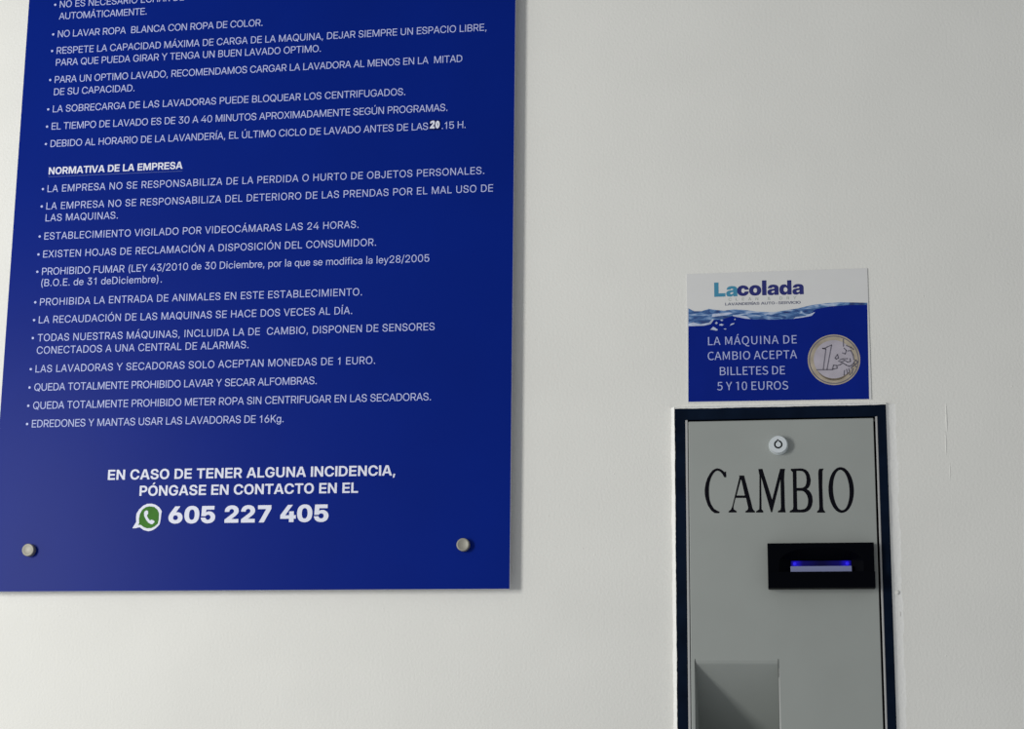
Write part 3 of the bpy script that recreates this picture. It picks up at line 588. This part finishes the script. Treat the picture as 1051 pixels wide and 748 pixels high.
TY = -15.12
LINES = [
    ('b', 'NO ES NECESARIO ECHAR DE', -957.8, -787.0, 2316.5),
    ('c', 'AUTOMÁTICAMENTE.', -957.1, -836.8, 2299.9),
    ('b', 'NO LAVAR ROPA  BLANCA CON ROPA DE COLOR.', -956.6, -680.5, 2275.2),
    ('b', 'RESPETE LA CAPACIDAD MÁXIMA DE CARGA DE LA MAQUINA, DEJAR SIEMPRE UN ESPACIO LIBRE,', -956.5, -389.8, 2252.2),
    ('c', 'PARA QUE PUEDA GIRAR Y TENGA UN BUEN LAVADO OPTIMO.', -956.3, -602.5, 2235.8),
    ('b', 'PARA UN OPTIMO LAVADO, RECOMENDAMOS CARGAR LA LAVADORA AL MENOS EN LA  MITAD', -956.4, -420.0, 2212.3),
    ('c', 'DE SU CAPACIDAD.', -956.3, -847.4, 2195.5),
    ('b', 'LA SOBRECARGA DE LAS LAVADORAS PUEDE BLOQUEAR LOS CENTRIFUGADOS.', -956.3, -491.7, 2172.2),
    ('b', 'EL TIEMPO DE LAVADO ES DE 30 A 40 MINUTOS APROXIMADAMENTE SEGÚN PROGRAMAS.', -956.4, -437.6, 2148.7),
    ('b', 'DEBIDO AL HORARIO DE LA LAVANDERÍA, EL ÚLTIMO CICLO DE LAVADO ANTES DE LAS', -956.5, -461.8, 2125.2),
    ('n', '.15 H.', -444.3, -414.4, 2125.2),
    ('h', 'NORMATIVA DE LA EMPRESA', -956.2, -777.8, 2088.3),
    ('b', 'LA EMPRESA NO SE RESPONSABILIZA DE LA PERDIDA O HURTO DE OBJETOS PERSONALES.', -956.3, -390.1, 2064.7),
    ('b', 'LA EMPRESA NO SE RESPONSABILIZA DEL DETERIORO DE LAS PRENDAS POR EL MAL USO DE', -956.6, -378.9, 2041.6),
    ('c', 'LAS MAQUINAS.', -956.2, -859.9, 2025.9),
    ('b', 'ESTABLECIMIENTO VIGILADO POR VIDEOCÁMARAS LAS 24 HORAS.', -956.3, -546.8, 2001.8),
    ('b', 'EXISTEN HOJAS DE RECLAMACIÓN A DISPOSICIÓN DEL CONSUMIDOR.', -956.5, -524.0, 1978.1),
    ('b', 'PROHIBIDO FUMAR (LEY 43/2010 de 30 Diciembre, por la que se modifica la ley28/2005', -956.3, -456.9, 1955.4),
    ('c', '(B.O.E. de 31 deDiciembre).', -955.5, -797.4, 1940.5),
    ('b', 'PROHIBIDA LA ENTRADA DE ANIMALES EN ESTE ESTABLECIMIENTO.', -956.0, -540.1, 1915.6),
    ('b', 'LA RECAUDACIÓN DE LAS MAQUINAS SE HACE DOS VECES AL DÍA.', -956.1, -551.7, 1892.5),
    ('b', 'TODAS NUESTRAS MÁQUINAS, INCLUIDA LA DE  CAMBIO, DISPONEN DE SENSORES', -955.6, -448.6, 1869.3),
    ('c', 'CONECTADOS A UNA CENTRAL DE ALARMAS.', -956.3, -681.5, 1853.2),
    ('b', 'LAS LAVADORAS Y SECADORAS SOLO ACEPTAN MONEDAS DE 1 EURO.', -957.0, -521.3, 1829.4),
    ('b', 'QUEDA TOTALMENTE PROHIBIDO LAVAR Y SECAR ALFOMBRAS.', -956.7, -593.6, 1806.0),
    ('b', 'QUEDA TOTALMENTE PROHIBIDO METER ROPA SIN CENTRIFUGAR EN LAS SECADORAS.', -956.8, -451.3, 1782.8),
    ('b', 'EDREDONES Y MANTAS USAR LAS LAVADORAS DE 16Kg.', -957.0, -633.4, 1759.7),
    ('B', 'EN CASO DE TENER ALGUNA INCIDENCIA,', -853.4, -492.9, 1692.3),
    ('B', 'PÓNGASE EN CONTACTO EN EL', -811.7, -538.0, 1672.0),
    ('P', '605 227 405', -773.3, -573.5, 1637.8),
]
MARGIN = -956.5
group, parts = None, []
for kind, text, x0, x1, z in LINES:
    if kind in 'bhBP':
        group = Flat()
        parts.append((kind, group))
    if kind in 'bcn':
        x0 = MARGIN if kind != 'n' else x0
        group.text('regular', text, x0, x1, z, 9.3, TY, sx=0.96)
        if kind == 'b':
            group.disc(MARGIN - 6.4, z + 4.4, 1.55, TY, n=16)
    elif kind == 'h':
        group.text('bold', text, MARGIN, x1, z, 9.5, TY, sx=0.97)
        group.add([(MARGIN, z - 3.4), (x1, z - 3.4), (x1, z - 2.8), (MARGIN, z - 2.8)], [(0, 1, 2), (0, 2, 3)], TY, 1)
    elif kind == 'B':
        group.text('bold', text, x0, x1, z, 12.5, TY, sx=1.03)
    elif kind == 'P':
        group.text('black', text, x0, x1, z, 20.8, TY, sx=1.08)
NAMES = {'b': 'rule_text', 'h': 'heading_text', 'B': 'contact_text', 'P': 'phone_number'}
for kind, g in parts:
    g.build(NAMES[kind], [M_letter if kind in 'b' else M_letter_bold, M_rule], board)

# number sticker over the closing hour
def mapper(a, b, c, d, e, f):
    """drawing units (y down) -> mm on the wall"""
    return lambda pts: [(a * x + b * y + c, d * x + e * y + f) for x, y in pts]

P = mapper(0.064592, 0.001282, -473.727, -0.003096, -0.066716, 2148.841)
g = Flat()
g.poly([P([(200, 160), (425, 160), (425, 350), (200, 350)])], TY - 0.25)
stk = g.build('number_sticker', M_tape, board)
g = Flat()
g.poly([P([(222, 205), (245, 178), (290, 168), (312, 185), (313, 225), (292, 262), (272, 285), (306, 284), (309, 325),
           (212, 325), (218, 300), (255, 255), (275, 222), (272, 205), (258, 210), (248, 228), (224, 228)])], TY - 0.4)
a = [2 * math.pi * i / 28 for i in range(28)]
g.poly([P([(366 + 42 * math.cos(q) + 5 * math.sin(-q), 248 + 76 * math.sin(q)) for q in a]),
        P([(368 + 7 * math.cos(q), 245 + 34 * math.sin(q)) for q in a])], TY - 0.4)
g.build('digits', M_letter_bold, stk)

# messaging logo
P = mapper(0.066276, 0.003478, -827.828, -0.000781, -0.063678, 1670.787)
g = Flat()
rim = [(110, 598), (185, 480), (182, 400), (190, 320), (240, 240), (320, 165), (400, 130), (480, 128), (560, 150), (630, 200),
       (675, 270), (665, 330), (652, 440), (630, 530), (560, 600), (490, 640), (420, 657), (330, 635), (250, 580), (170, 600)]
disc_ = [(238, 420), (255, 330), (300, 245), (370, 195), (440, 178), (530, 190), (590, 240), (622, 310), (618, 430), (600, 510),
         (540, 565), (470, 597), (400, 600), (330, 580), (275, 535), (220, 535), (243, 500)]
g.poly([P(rim)], TY - 0.1)
lg = g.build('messaging_logo', M_letter_bold, board)
g = Flat()
g.poly([P(disc_)], TY - 0.2)
g.build('green_bubble', M_green, lg)
g = Flat()
g.poly([P([(335, 310), (350, 275), (385, 255), (413, 270), (415, 320), (397, 350), (395, 372), (420, 415), (450, 450), (480, 434),
           (525, 455), (542, 475), (500, 520), (470, 522), (420, 495), (370, 430), (340, 365)])], TY - 0.3)
g.build('handset_mark', M_letter_bold, lg)

for x, z in ((-947.9, 1606.6), (-408.2, 1608.0)):
    bm = bmesh.new()
    lathe(bm, x, z, [(0, -0.6), (6, -0.6), (6, -10), (3, -10), (3, -15), (7.6, -15), (7.8, -16), (7.8, -21.6), (7.5, -22.2), (7.0, -22.5),
                     (6.2, -22.6), (5.6, -22.35), (0, -22.3)], 40)
    build('standoff', bm, M_steel, board)

# ------------------------------------------------------------------ printed card above the machine
CX0, CX1, CZ0, CZ1 = -144.6, 68.4, 1775.2, 1933.0
card = thing('info_card', 'white and blue printed card with a coin picture, on the wall above the change machine',
             'sign', (-38, 0, CZ0))
bm = bmesh.new()
box(bm, CX0, CX1, -1.2, 0, CZ0, CZ1)
build('card_board', bm, M_card, card, bevel=0.2)
CY = -1.3
TOP = [(-142.8, 1890.5), (-136.0, 1886.8), (-127.2, 1886.5), (-118.4, 1889.1), (-111.8, 1887.8), (-100.9, 1886.3), (-88.8, 1887.6), (-73.5, 1886.1), (-62.6, 1884.1), (-51.8, 1883.2), (-41.0, 1882.9), (-30.2, 1884.2), (-13.8, 1886.5), (2.4, 1890.0), (18.7, 1891.7), (34.9, 1892.4), (51.0, 1891.7), (67.0, 1890.8)]
LOW = [(-143.0, 1868.8), (-128.6, 1869.0), (-117.6, 1869.9), (-113.0, 1875.3), (-103.2, 1875.6), (-91.1, 1879.2), (-79.2, 1877.2), (-65.0, 1874.5), (-41.2, 1873.7), (-19.6, 1873.8), (-7.0, 1876.3), (-0.1, 1878.7), (6.7, 1884.7), (23.9, 1887.8), (45.4, 1888.7), (66.9, 1888.1)]
BASE = [(-144.0, 1776.8), (65.7, 1775.5)]
CARD_TEXT = [
    ('humanist', 'LA MÁQUINA DE', -119.9, -15.8, 1844.7, -0.00574, 9.9, 1.0, 0),
    ('humanist', 'CAMBIO ACEPTA', -120.5, -16.0, 1826.6, -0.00566, 9.9, 1.0, 0),
    ('humanist', 'BILLETES DE', -106.5, -30.3, 1807.9, -0.00758, 9.9, 1.0, 0),
    ('humanist', '5 Y 10 EUROS', -109.9, -27.0, 1789.9, -0.01047, 9.9, 1.0, 0),
]
LOGO_TEXT = [
    ('black', 'La', -111.8, -84.4, 1903.6, -0.00555, 17.6, 1.06, 'teal'),
    ('black', 'colada', -84.7, -6.4, 1903.9, -0.00594, 17.6, 1.06, 'navy'),
    ('regular', 'CLEAN & DRY', -95.1, -15.3, 1898.1, -0.00447, 3.6, 1.1, 'pale'),
    ('bold', 'LAVANDERÍAS AUTO-SERVICIO', -99.1, -10.3, 1892.6, -0.00547, 3.3, 1.35, 'slate'),
]
COIN = (26.6, 1823.3)
ONE = [(13.4, 1837.5), (16.6, 1837.6), (18.4, 1838.8), (24.4, 1841.0), (18.3, 1811.8), (13.7, 1811.9), (17.7, 1836.5)]
STROKES = [
    [(13.4, 1837.2), (17.0, 1837.4), (19.3, 1838.8), (24.4, 1841.0), (18.3, 1811.8)],
    [(13.4, 1837.2), (17.7, 1836.2), (14.1, 1812.1)],
    [(6.0, 1811.7), (25.1, 1811.4)],
    [(28.0, 1825.4), (30.8, 1829.5), (32.1, 1825.3), (29.3, 1823.9), (28.0, 1825.4)],
    [(25.0, 1813.3), (26.0, 1816.8), (29.6, 1816.2), (30.2, 1813.1), (26.3, 1812.1), (24.5, 1812.8)],
    [(30.4, 1816.0), (34.1, 1817.3), (36.8, 1819.1), (40.4, 1816.6), (43.9, 1814.9), (46.2, 1815.6), (49.4, 1818.7)],
    [(31.5, 1821.7), (35.1, 1820.0), (38.7, 1822.3), (42.3, 1820.1), (45.7, 1820.7), (45.1, 1824.0)],
    [(36.3, 1831.3), (39.8, 1829.8), (41.3, 1834.0), (38.7, 1836.8)],
    [(38.1, 1848.1), (38.1, 1839.2)],
    [(49.4, 1819.2), (51.5, 1822.4), (53.6, 1820.2), (52.1, 1817.3), (49.4, 1818.1)],
    [(45.6, 1812.3), (48.2, 1815.0), (50.3, 1816.4), (52.0, 1814.0)],
    [(38.4, 1810.6), (37.8, 1804.5)],
    [(40.7, 1811.9), (41.9, 1805.8)],
    [(43.4, 1812.8), (44.5, 1804.8)],
    [(48.4, 1812.7), (46.4, 1806.2)],
    [(41.0, 1840.1), (46.4, 1837.6), (49.5, 1835.1)],
    [(42.7, 1833.4), (46.3, 1833.8), (48.8, 1828.6), (49.6, 1823.0)],
    [(32.9, 1822.9), (37.0, 1824.0), (42.4, 1824.1)],
]
FOAM = [
    [(-117.1, 1863.5), (-113.7, 1867.1), (-111.0, 1865.6), (-108.0, 1863.3), (-109.8, 1862.0), (-113.8, 1863.2)],
    [(-106.6, 1869.5), (-103.8, 1870.5), (-100.9, 1869.1), (-103.3, 1867.9), (-106.1, 1868.5)],
    [(-111.5, 1871.3), (-109.6, 1873.3), (-108.1, 1871.4), (-109.9, 1869.9)],
    [(-94.0, 1867.4), (-92.3, 1870.2), (-88.5, 1870.9), (-89.1, 1869.5), (-91.8, 1868.7)],
    [(-101.4, 1864.0), (-99.5, 1864.7), (-97.7, 1863.8), (-99.6, 1863.0)],
    [(-89.0, 1875.2), (-87.6, 1876.5), (-86.8, 1875.1), (-88.1, 1874.3)],
    [(-105.4, 1874.8), (-103.2, 1875.6), (-101.6, 1874.4), (-103.5, 1873.6)],
    [(-143.4, 1871.7), (-137.3, 1873.2), (-128.5, 1870.7), (-118.6, 1872.1), (-114.2, 1876.5), (-112.5, 1875.9), (-116.4, 1870.3), (-124.2, 1868.7), (-138.5, 1868.5), (-143.4, 1868.8)],
    [(-90.5, 1880.9), (-82.3, 1880.1), (-73.6, 1878.7), (-69.3, 1875.2), (-74.8, 1875.7), (-84.6, 1877.9), (-90.0, 1879.2)],
    [(-114.1, 1882.7), (-106.4, 1883.1), (-93.2, 1883.8), (-90.5, 1882.6), (-98.8, 1880.6), (-108.6, 1879.7), (-115.2, 1878.8)],
    [(-16.8, 1875.9), (-5.4, 1877.2), (4.4, 1880.9), (6.4, 1881.3), (2.2, 1877.0), (-8.7, 1875.1), (-19.5, 1874.0)],
]
g = Flat()
g.poly([TOP + [BASE[1], BASE[0]]], CY)
print_ = g.build('water_print', M_cblue, card)
g = Flat()
g.poly([TOP + LOW[::-1]], CY - 0.08)
g.build('wave', M_water, print_)
for f_ in FOAM:
    g = Flat()
    g.poly([f_], CY - 0.14)
    g.build('foam_patch', M_foam, print_)
g = Flat()
for font, s, x0, x1, z, sl, cap, sx, mt in CARD_TEXT:
    g.text(font, s, x0, x1, z, cap, CY - 0.16, 0, sx, sl)
g.build('message_text', M_ctext, card)
INK = {'teal': M_teal, 'navy': M_navy, 'pale': M_pale, 'slate': M_slate}
g = Flat()
for i, (font, s, x0, x1, z, sl, cap, sx, mt) in enumerate(LOGO_TEXT):
    g.text(font, s, x0, x1, z, cap, CY - 0.02 * i, i, sx, sl)
g.build('logo_text', [INK[q[-1]] for q in LOGO_TEXT], card)
# printed coin
cx, cz = COIN
g = Flat()
g.disc(cx, cz, 30.3, CY - 0.1, 0, n=64)
g.disc(cx, cz, 28.9, CY - 0.14, 1, n=64, inner=27.7)
coin = g.build('printed_coin', [M_gold, M_line], card)
g = Flat()
g.disc(cx - 0.3, cz + 0.5, 23.0, CY - 0.2, 0, n=56)
g.poly([ONE], CY - 0.26, 0)
g.build('coin_centre', M_silver, coin)
g = Flat()
for s_ in STROKES:
    g.stroke(s_, 1.25, CY - 0.32)
arc = [(cx - 0.3 + 23.0 * math.cos(q), cz + 0.5 + 23.0 * math.sin(q)) for q in [math.radians(215 + 110 * i / 24) for i in range(25)]]
arc2 = [(cx - 0.3 + (23.0 + 2.4 * math.sin(math.pi * i / 24)) * math.cos(q), cz + 0.5 + (23.0 + 2.4 * math.sin(math.pi * i / 24)) * math.sin(q))
        for i, q in enumerate([math.radians(215 + 110 * i / 24) for i in range(25)])]
g.poly([arc + arc2[::-1]], CY - 0.3, 1)
g.build('coin_relief', [M_line, M_coin_dark], coin)

# ------------------------------------------------------------------ change machine
machine = thing('change_machine', 'grey steel change machine with a dark navy frame, set into the wall below the card',
                'change machine', (-38, 0, FZ0))
bm = bmesh.new()
IX0, IX1, IZ0, IZ1 = -147.6, 74.2, 1140.5, 1754.3
plate(bm, (FX0, FX1, FZ0, FZ1), (IX0, IX1, IZ0, IZ1), 12, -5.2)
build('frame', bm, M_frame, machine, bevel=0.9)
bm = bmesh.new()
box(bm, IX0 + 0.05, IX0 + 2.7, -5.0, 200, IZ0, IZ1)
box(bm, IX1 - 2.3, IX1 - 0.05, -5.0, 200, IZ0, IZ1)
box(bm, IX0 + 2.7, IX1 - 2.3, 14, 200, IZ1 - 2, IZ1)
box(bm, IX0 + 2.7, IX1 - 2.3, 14, 200, IZ0, IZ0 + 2)
box(bm, IX0 + 2.7, IX1 - 2.3, 197, 200, IZ0 + 2, IZ1 - 2)
build('cabinet', bm, M_lip, machine, bevel=0.4)

DX0, DX1, DZ0, DZ1 = -144.3, 69.6, 1144.0, 1752.6
TX0, TX1, TZ0, TZ1 = -139.2, -45.2, 1330.0, 1473.5
DY = -4.6
bm = bmesh.new()
plate(bm, (DX0, DX1, DZ0, DZ1), (TX0, TX1, TZ0, TZ1), 11, DY)
door = build('door', bm, M_grey, machine, bevel=1.1, seg=3)

# word on the door, drawn letter by letter
P = mapper(0.090335, -0.001899, -134.553, -0.001279, -0.092029, 1703.155)
def ell(cx, cy, rx, ry, tilt=0.0, n=44):
    return [(cx + rx * math.cos(a) + tilt * math.sin(a), cy + ry * math.sin(a)) for a in
            [2 * math.pi * i / n for i in range(n)]]
B = lambda pts: [(x + 989.2, y) for x, y in pts]
word = [
    [[(362, 185), (378, 180), (373, 112), (352, 120), (335, 103), (300, 80), (265, 72), (238, 78), (205, 97), (170, 140), (140, 195),
      (120, 255), (108, 320), (106, 360), (109, 410), (122, 470), (150, 545), (195, 610), (235, 638), (285, 640), (297, 628), (265, 612),
      (225, 590), (185, 530), (165, 470), (158, 410), (155, 360), (157, 300), (166, 240), (184, 185), (212, 135), (240, 105), (270, 97),
      (300, 108), (335, 145), (350, 175)]],
    [[(545, 165), (605, 165), (655, 350), (700, 520), (714, 580), (726, 602), (745, 618), (745, 630), (628, 630), (628, 617), (655, 602),
      (665, 578), (635, 445), (497, 445), (470, 560), (475, 595), (512, 617), (512, 630), (415, 630), (415, 618), (445, 595), (462, 550),
      (535, 250), (550, 185)],
     [(565, 205), (508, 420), (622, 420), (577, 225)]],
    [[(792, 82), (838, 80), (965, 480), (1068, 80), (1126, 80), (1120, 110), (1115, 205), (1124, 560), (1127, 590), (1134, 628),
      (1040, 628), (1042, 615), (1074, 598), (1080, 560), (1073, 190), (964, 625), (952, 625), (827, 180), (822, 190), (828, 590),
      (850, 616), (850, 630), (765, 630), (765, 618), (803, 595), (806, 560), (806, 160), (796, 110)]],
    [B([(215, 80), (340, 75), (372, 80), (405, 94), (432, 122), (450, 160), (462, 220), (456, 275), (438, 312), (410, 336), (440, 355),
        (464, 385), (480, 425), (486, 490), (475, 545), (455, 585), (430, 608), (400, 622), (370, 628), (200, 628), (200, 615), (240, 592),
        (246, 560), (240, 120), (215, 95)]),
     B([(282, 102), (335, 102), (365, 108), (390, 128), (408, 165), (415, 215), (410, 265), (395, 300), (372, 318), (345, 323), (284, 323)]),
     B([(286, 355), (345, 355), (375, 362), (400, 384), (422, 420), (432, 460), (432, 510), (424, 545), (408, 572), (385, 589),
        (350, 597), (330, 598), (300, 596), (291, 585)])],
    [B([(575, 80), (625, 78), (611, 105), (608, 300), (616, 560), (622, 597), (642, 622), (642, 630), (545, 630), (545, 618), (568, 598),
        (574, 560), (562, 130), (566, 100)])],
    [B(ell(847, 346, 157, 286, 6)), B(ell(848, 347, 106, 257, 10))],
]
g = Flat()
for letter in word:
    g.poly([P(c) for c in letter], DY - 0.15)
    for c in letter:
        q = P(c)
        g.stroke(q + q[:1], 0.5, DY - 0.15)
g.build('lettering', M_ink, door)

# cam lock
LX, LZ = -39.7, 1722.0
bm = bmesh.new()
lathe(bm, LX, LZ, [(0, 8), (8.0, 8), (8.0, DY), (11.3, DY), (11.3, DY - 1.8), (10.9, DY - 2.4), (10.3, DY - 8.2), (9.8, DY - 9.0),
                   (5.2, DY - 9.0), (4.9, DY - 8.6), (4.9, DY - 6.0), (0, DY - 6.0)], 56)
lock = build('lock', bm, M_chrome, machine)
g = Flat()
a = [2 * math.pi * i / 40 for i in range(40)]
g.poly([[(LX + 4.85 * math.cos(q), LZ + 4.85 * math.sin(q)) for q in a]], DY - 6.2)
g.poly([[(LX - 2.4, LZ + 4.3), (LX + 0.9, LZ + 4.3), (LX - 0.4, LZ + 6.2)]], DY - 9.1)
g.build('keyway', M_dark, lock)
bm = bmesh.new()
lathe(bm, LX, LZ, [(3.1, DY - 6.0), (3.1, DY - 8.7), (2.8, DY - 9.0), (0, DY - 9.0)], 36)
box(bm, LX - 1.0, LX + 0.4, DY - 8.6, DY - 6.0, LZ + 2.6, LZ + 4.2)
build('lock_core', bm, M_chrome, lock)

# bill validator
VX0, VX1, VZ0, VZ1 = -54.4, 65.2, 1555.0, 1606.6
VC = 5.6
VF = DY - 13
slot = (VC - 34.4, VC + 34.4, 1573.9, 1588.0)
def arch(n=24):
    p = [(VC - 47.5, 1573.9), (VC + 47.5, 1573.9)]
    for i in range(n + 1):
        q = math.pi * i / n
        p.append((VC + 47.5 * math.cos(q), 1583.0 + 19.0 * math.sin(q) ** 0.9))
    return p
def slot_ring(pts):
    out = []
    for x, z in pts:
        out.append((min(max(x, slot[0]), slot[1]), min(max(z, slot[2]), slot[3])))
    return out
mouth = arch()
bm = bmesh.new()
rect = [(VX0, VZ0), (VX1, VZ0), (VX1, VZ1), (VX0, VZ1)]
pts, tris = fill([rect, mouth], True)
vs = [bm.verts.new((x * MM, VF * MM, z * MM)) for x, z in pts]
for q in tris:
    bm.faces.new([vs[i] for i in q])
rb = [bm.verts.new((x * MM, DY * MM, z * MM)) for x, z in rect]
rf = [min(vs, key=lambda v: (v.co.x - x * MM) ** 2 + (v.co.z - z * MM) ** 2) for x, z in rect]
for i in range(4):
    j = (i + 1) % 4
    bm.faces.new((rf[i], rf[j], rb[j], rb[i]))
bm.faces.new(rb)
inner = slot_ring(mouth)
mf = [min(vs, key=lambda v: (v.co.x - x * MM) ** 2 + (v.co.z - z * MM) ** 2) for x, z in mouth]
mi = [bm.verts.new((x * MM, (DY - 3) * MM, z * MM)) for x, z in inner]
mb = [bm.verts.new((x * MM, (DY - 0.6) * MM, z * MM)) for x, z in inner]
for i in range(len(mouth)):
    j = (i + 1) % len(mouth)
    bm.faces.new((mf[i], mf[j], mi[j], mi[i]))
    bm.faces.new((mi[i], mi[j], mb[j], mb[i]))
box(bm, VX0 + 0.6, VX1 + 0.5, VF - 4, VF, VZ0 + 0.3, 1573.4)
val = build('bill_validator', bm, M_black, machine, bevel=0.7)
bm = bmesh.new()
box(bm, slot[0], slot[1], DY - 9.5, DY - 0.7, 1574.0, 1580.6)
build('bill_guide', bm, M_ramp, val, bevel=0.5)['label'] = 'pale grey note guide'
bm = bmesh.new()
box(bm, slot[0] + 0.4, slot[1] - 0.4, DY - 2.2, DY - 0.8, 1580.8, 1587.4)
build('glow_bar', bm, M_glow, val, bevel=0.4)  # added bar that carries the spread glow of the two lamps
for x in (slot[0] + 4.8, slot[1] - 4.8):
    bm = bmesh.new()
    lathe(bm, x, 1584.0, [(0, DY - 0.8), (2.2, DY - 0.8), (2.2, DY - 2.6), (1.6, DY - 3.3), (0, DY - 3.5)], 20)
    build('slot_lamp', bm, M_led, val)['label'] = 'glowing blue lamp'

# coin tray pressed into the door
bm = bmesh.new()
prof = []                                                # (y, z) down the back plate, then the cup
R_ = 7.0
for i in range(7):
    q = math.radians(45 * i / 6)
    prof.append((DY + 0.3 + R_ * (1 - math.cos(q)), TZ1 - R_ * math.sin(q) + 1.5))
y0, z0 = prof[-1]
prof.append((y0 + 88, z0 - 84))
prof.append((y0 + 90, z0 - 96))
for i in range(1, 9):
    q = math.radians(90 * i / 8)
    prof.append((y0 + 90 - 34 * (1 - math.cos(q)), z0 - 96 - 34 * math.sin(q)))
prof.append((DY + 1.0, TZ0 + 0.6))
xs = (TX0 + 0.2, TX1 - 0.2)
rows = [[bm.verts.new((x * MM, y * MM, z * MM)) for x in xs] for y, z in prof]
for a_, b_ in zip(rows, rows[1:]):
    f = bm.faces.new((a_[0], a_[1], b_[1], b_[0]))
    f.smooth = True
for x in xs:                                             # side cheeks
    side = [bm.verts.new((x * MM, y * MM, z * MM)) for y, z in prof]
    bm.faces.new(side)
bmesh.ops.triangulate(bm, faces=[f for f in bm.faces if len(f.verts) > 4])
tray = build('coin_tray', bm, M_grey, machine)
# sawn slits beside the bent plate and a pale strip painted as a glint on the right rim
for x, zb in ((TX0, 1466.0), (TX1 + 0.3, 1456.0)):
    g = Flat()
    g.add([(x - 0.4, 1476.5), (x + 0.4, 1476.5), (x + 0.4, zb), (x - 0.4, zb)], [(0, 1, 2), (0, 2, 3)], DY - 0.12)
    g.build('saw_slit', M_slit, tray)
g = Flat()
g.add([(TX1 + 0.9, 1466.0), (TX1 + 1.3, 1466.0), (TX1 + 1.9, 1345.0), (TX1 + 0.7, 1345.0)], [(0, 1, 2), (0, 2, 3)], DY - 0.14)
g.build('painted_glint', M_glint, tray)

# ------------------------------------------------------------------ light
def area(name, loc, target, sx, sy, power, color):
    l = bpy.data.lights.new(name, 'AREA')
    l.shape = 'RECTANGLE'
    l.size, l.size_y = sx, sy
    l.energy = power
    l.color = color
    o = bpy.data.objects.new(name, l)
    COL.objects.link(o)
    o.location = loc
    d = Vector(target) - Vector(loc)
    o.rotation_euler = d.to_track_quat('-Z', 'Y').to_euler()
    return o

area('shop_window', (-1.80, -1.75, 1.75), (-1.15, 0, 1.86), 0.40, 0.9, 30.0, (1.0, 0.99, 0.945))

w = bpy.data.worlds.new('room')
bpy.context.scene.world = w
w.use_nodes = True
# dim room light, stronger from the open, glazed side on the left
nt = w.node_tree
tc = nt.nodes.new('ShaderNodeTexCoord')
sep = nt.nodes.new('ShaderNodeSeparateXYZ')
mr = nt.nodes.new('ShaderNodeMapRange')
mr.interpolation_type = 'SMOOTHSTEP'
mr.inputs['From Min'].default_value = 0.1
mr.inputs['From Max'].default_value = -1.0
mr.inputs['To Min'].default_value = 0.305
mr.inputs['To Max'].default_value = 0.50
nt.links.new(tc.outputs['Generated'], sep.inputs[0])
nt.links.new(sep.outputs['X'], mr.inputs['Value'])
nt.nodes['Background'].inputs[0].default_value = (0.94, 0.97, 1.0, 1)
nt.links.new(mr.outputs[0], nt.nodes['Background'].inputs[1])

# ------------------------------------------------------------------ camera
cam = bpy.data.cameras.new('camera')
co = bpy.data.objects.new('camera', cam)
COL.objects.link(co)
cam.sensor_fit = 'HORIZONTAL'
cam.sensor_width = 36
cam.lens = 1900 / 1051 * 36
cam.clip_start = 0.01
rgt = Vector((0.98690, 0.16103, 0.00996))
dwn = Vector((-0.02487, 0.21286, -0.97677))
fwd = Vector((-0.15941, 0.96372, 0.21408))
m = Matrix((rgt, -dwn, -fwd)).transposed().to_4x4()
m.translation = Vector((0, -2.15, 1.35))
co.matrix_world = m
sc = bpy.context.scene
sc.camera = co
sc.view_settings.view_transform = 'Standard'
sc.view_settings.look = 'None'
sc.view_settings.gamma = 1
sc.view_settings.exposure = 0
sc.view_settings.use_curve_mapping = False
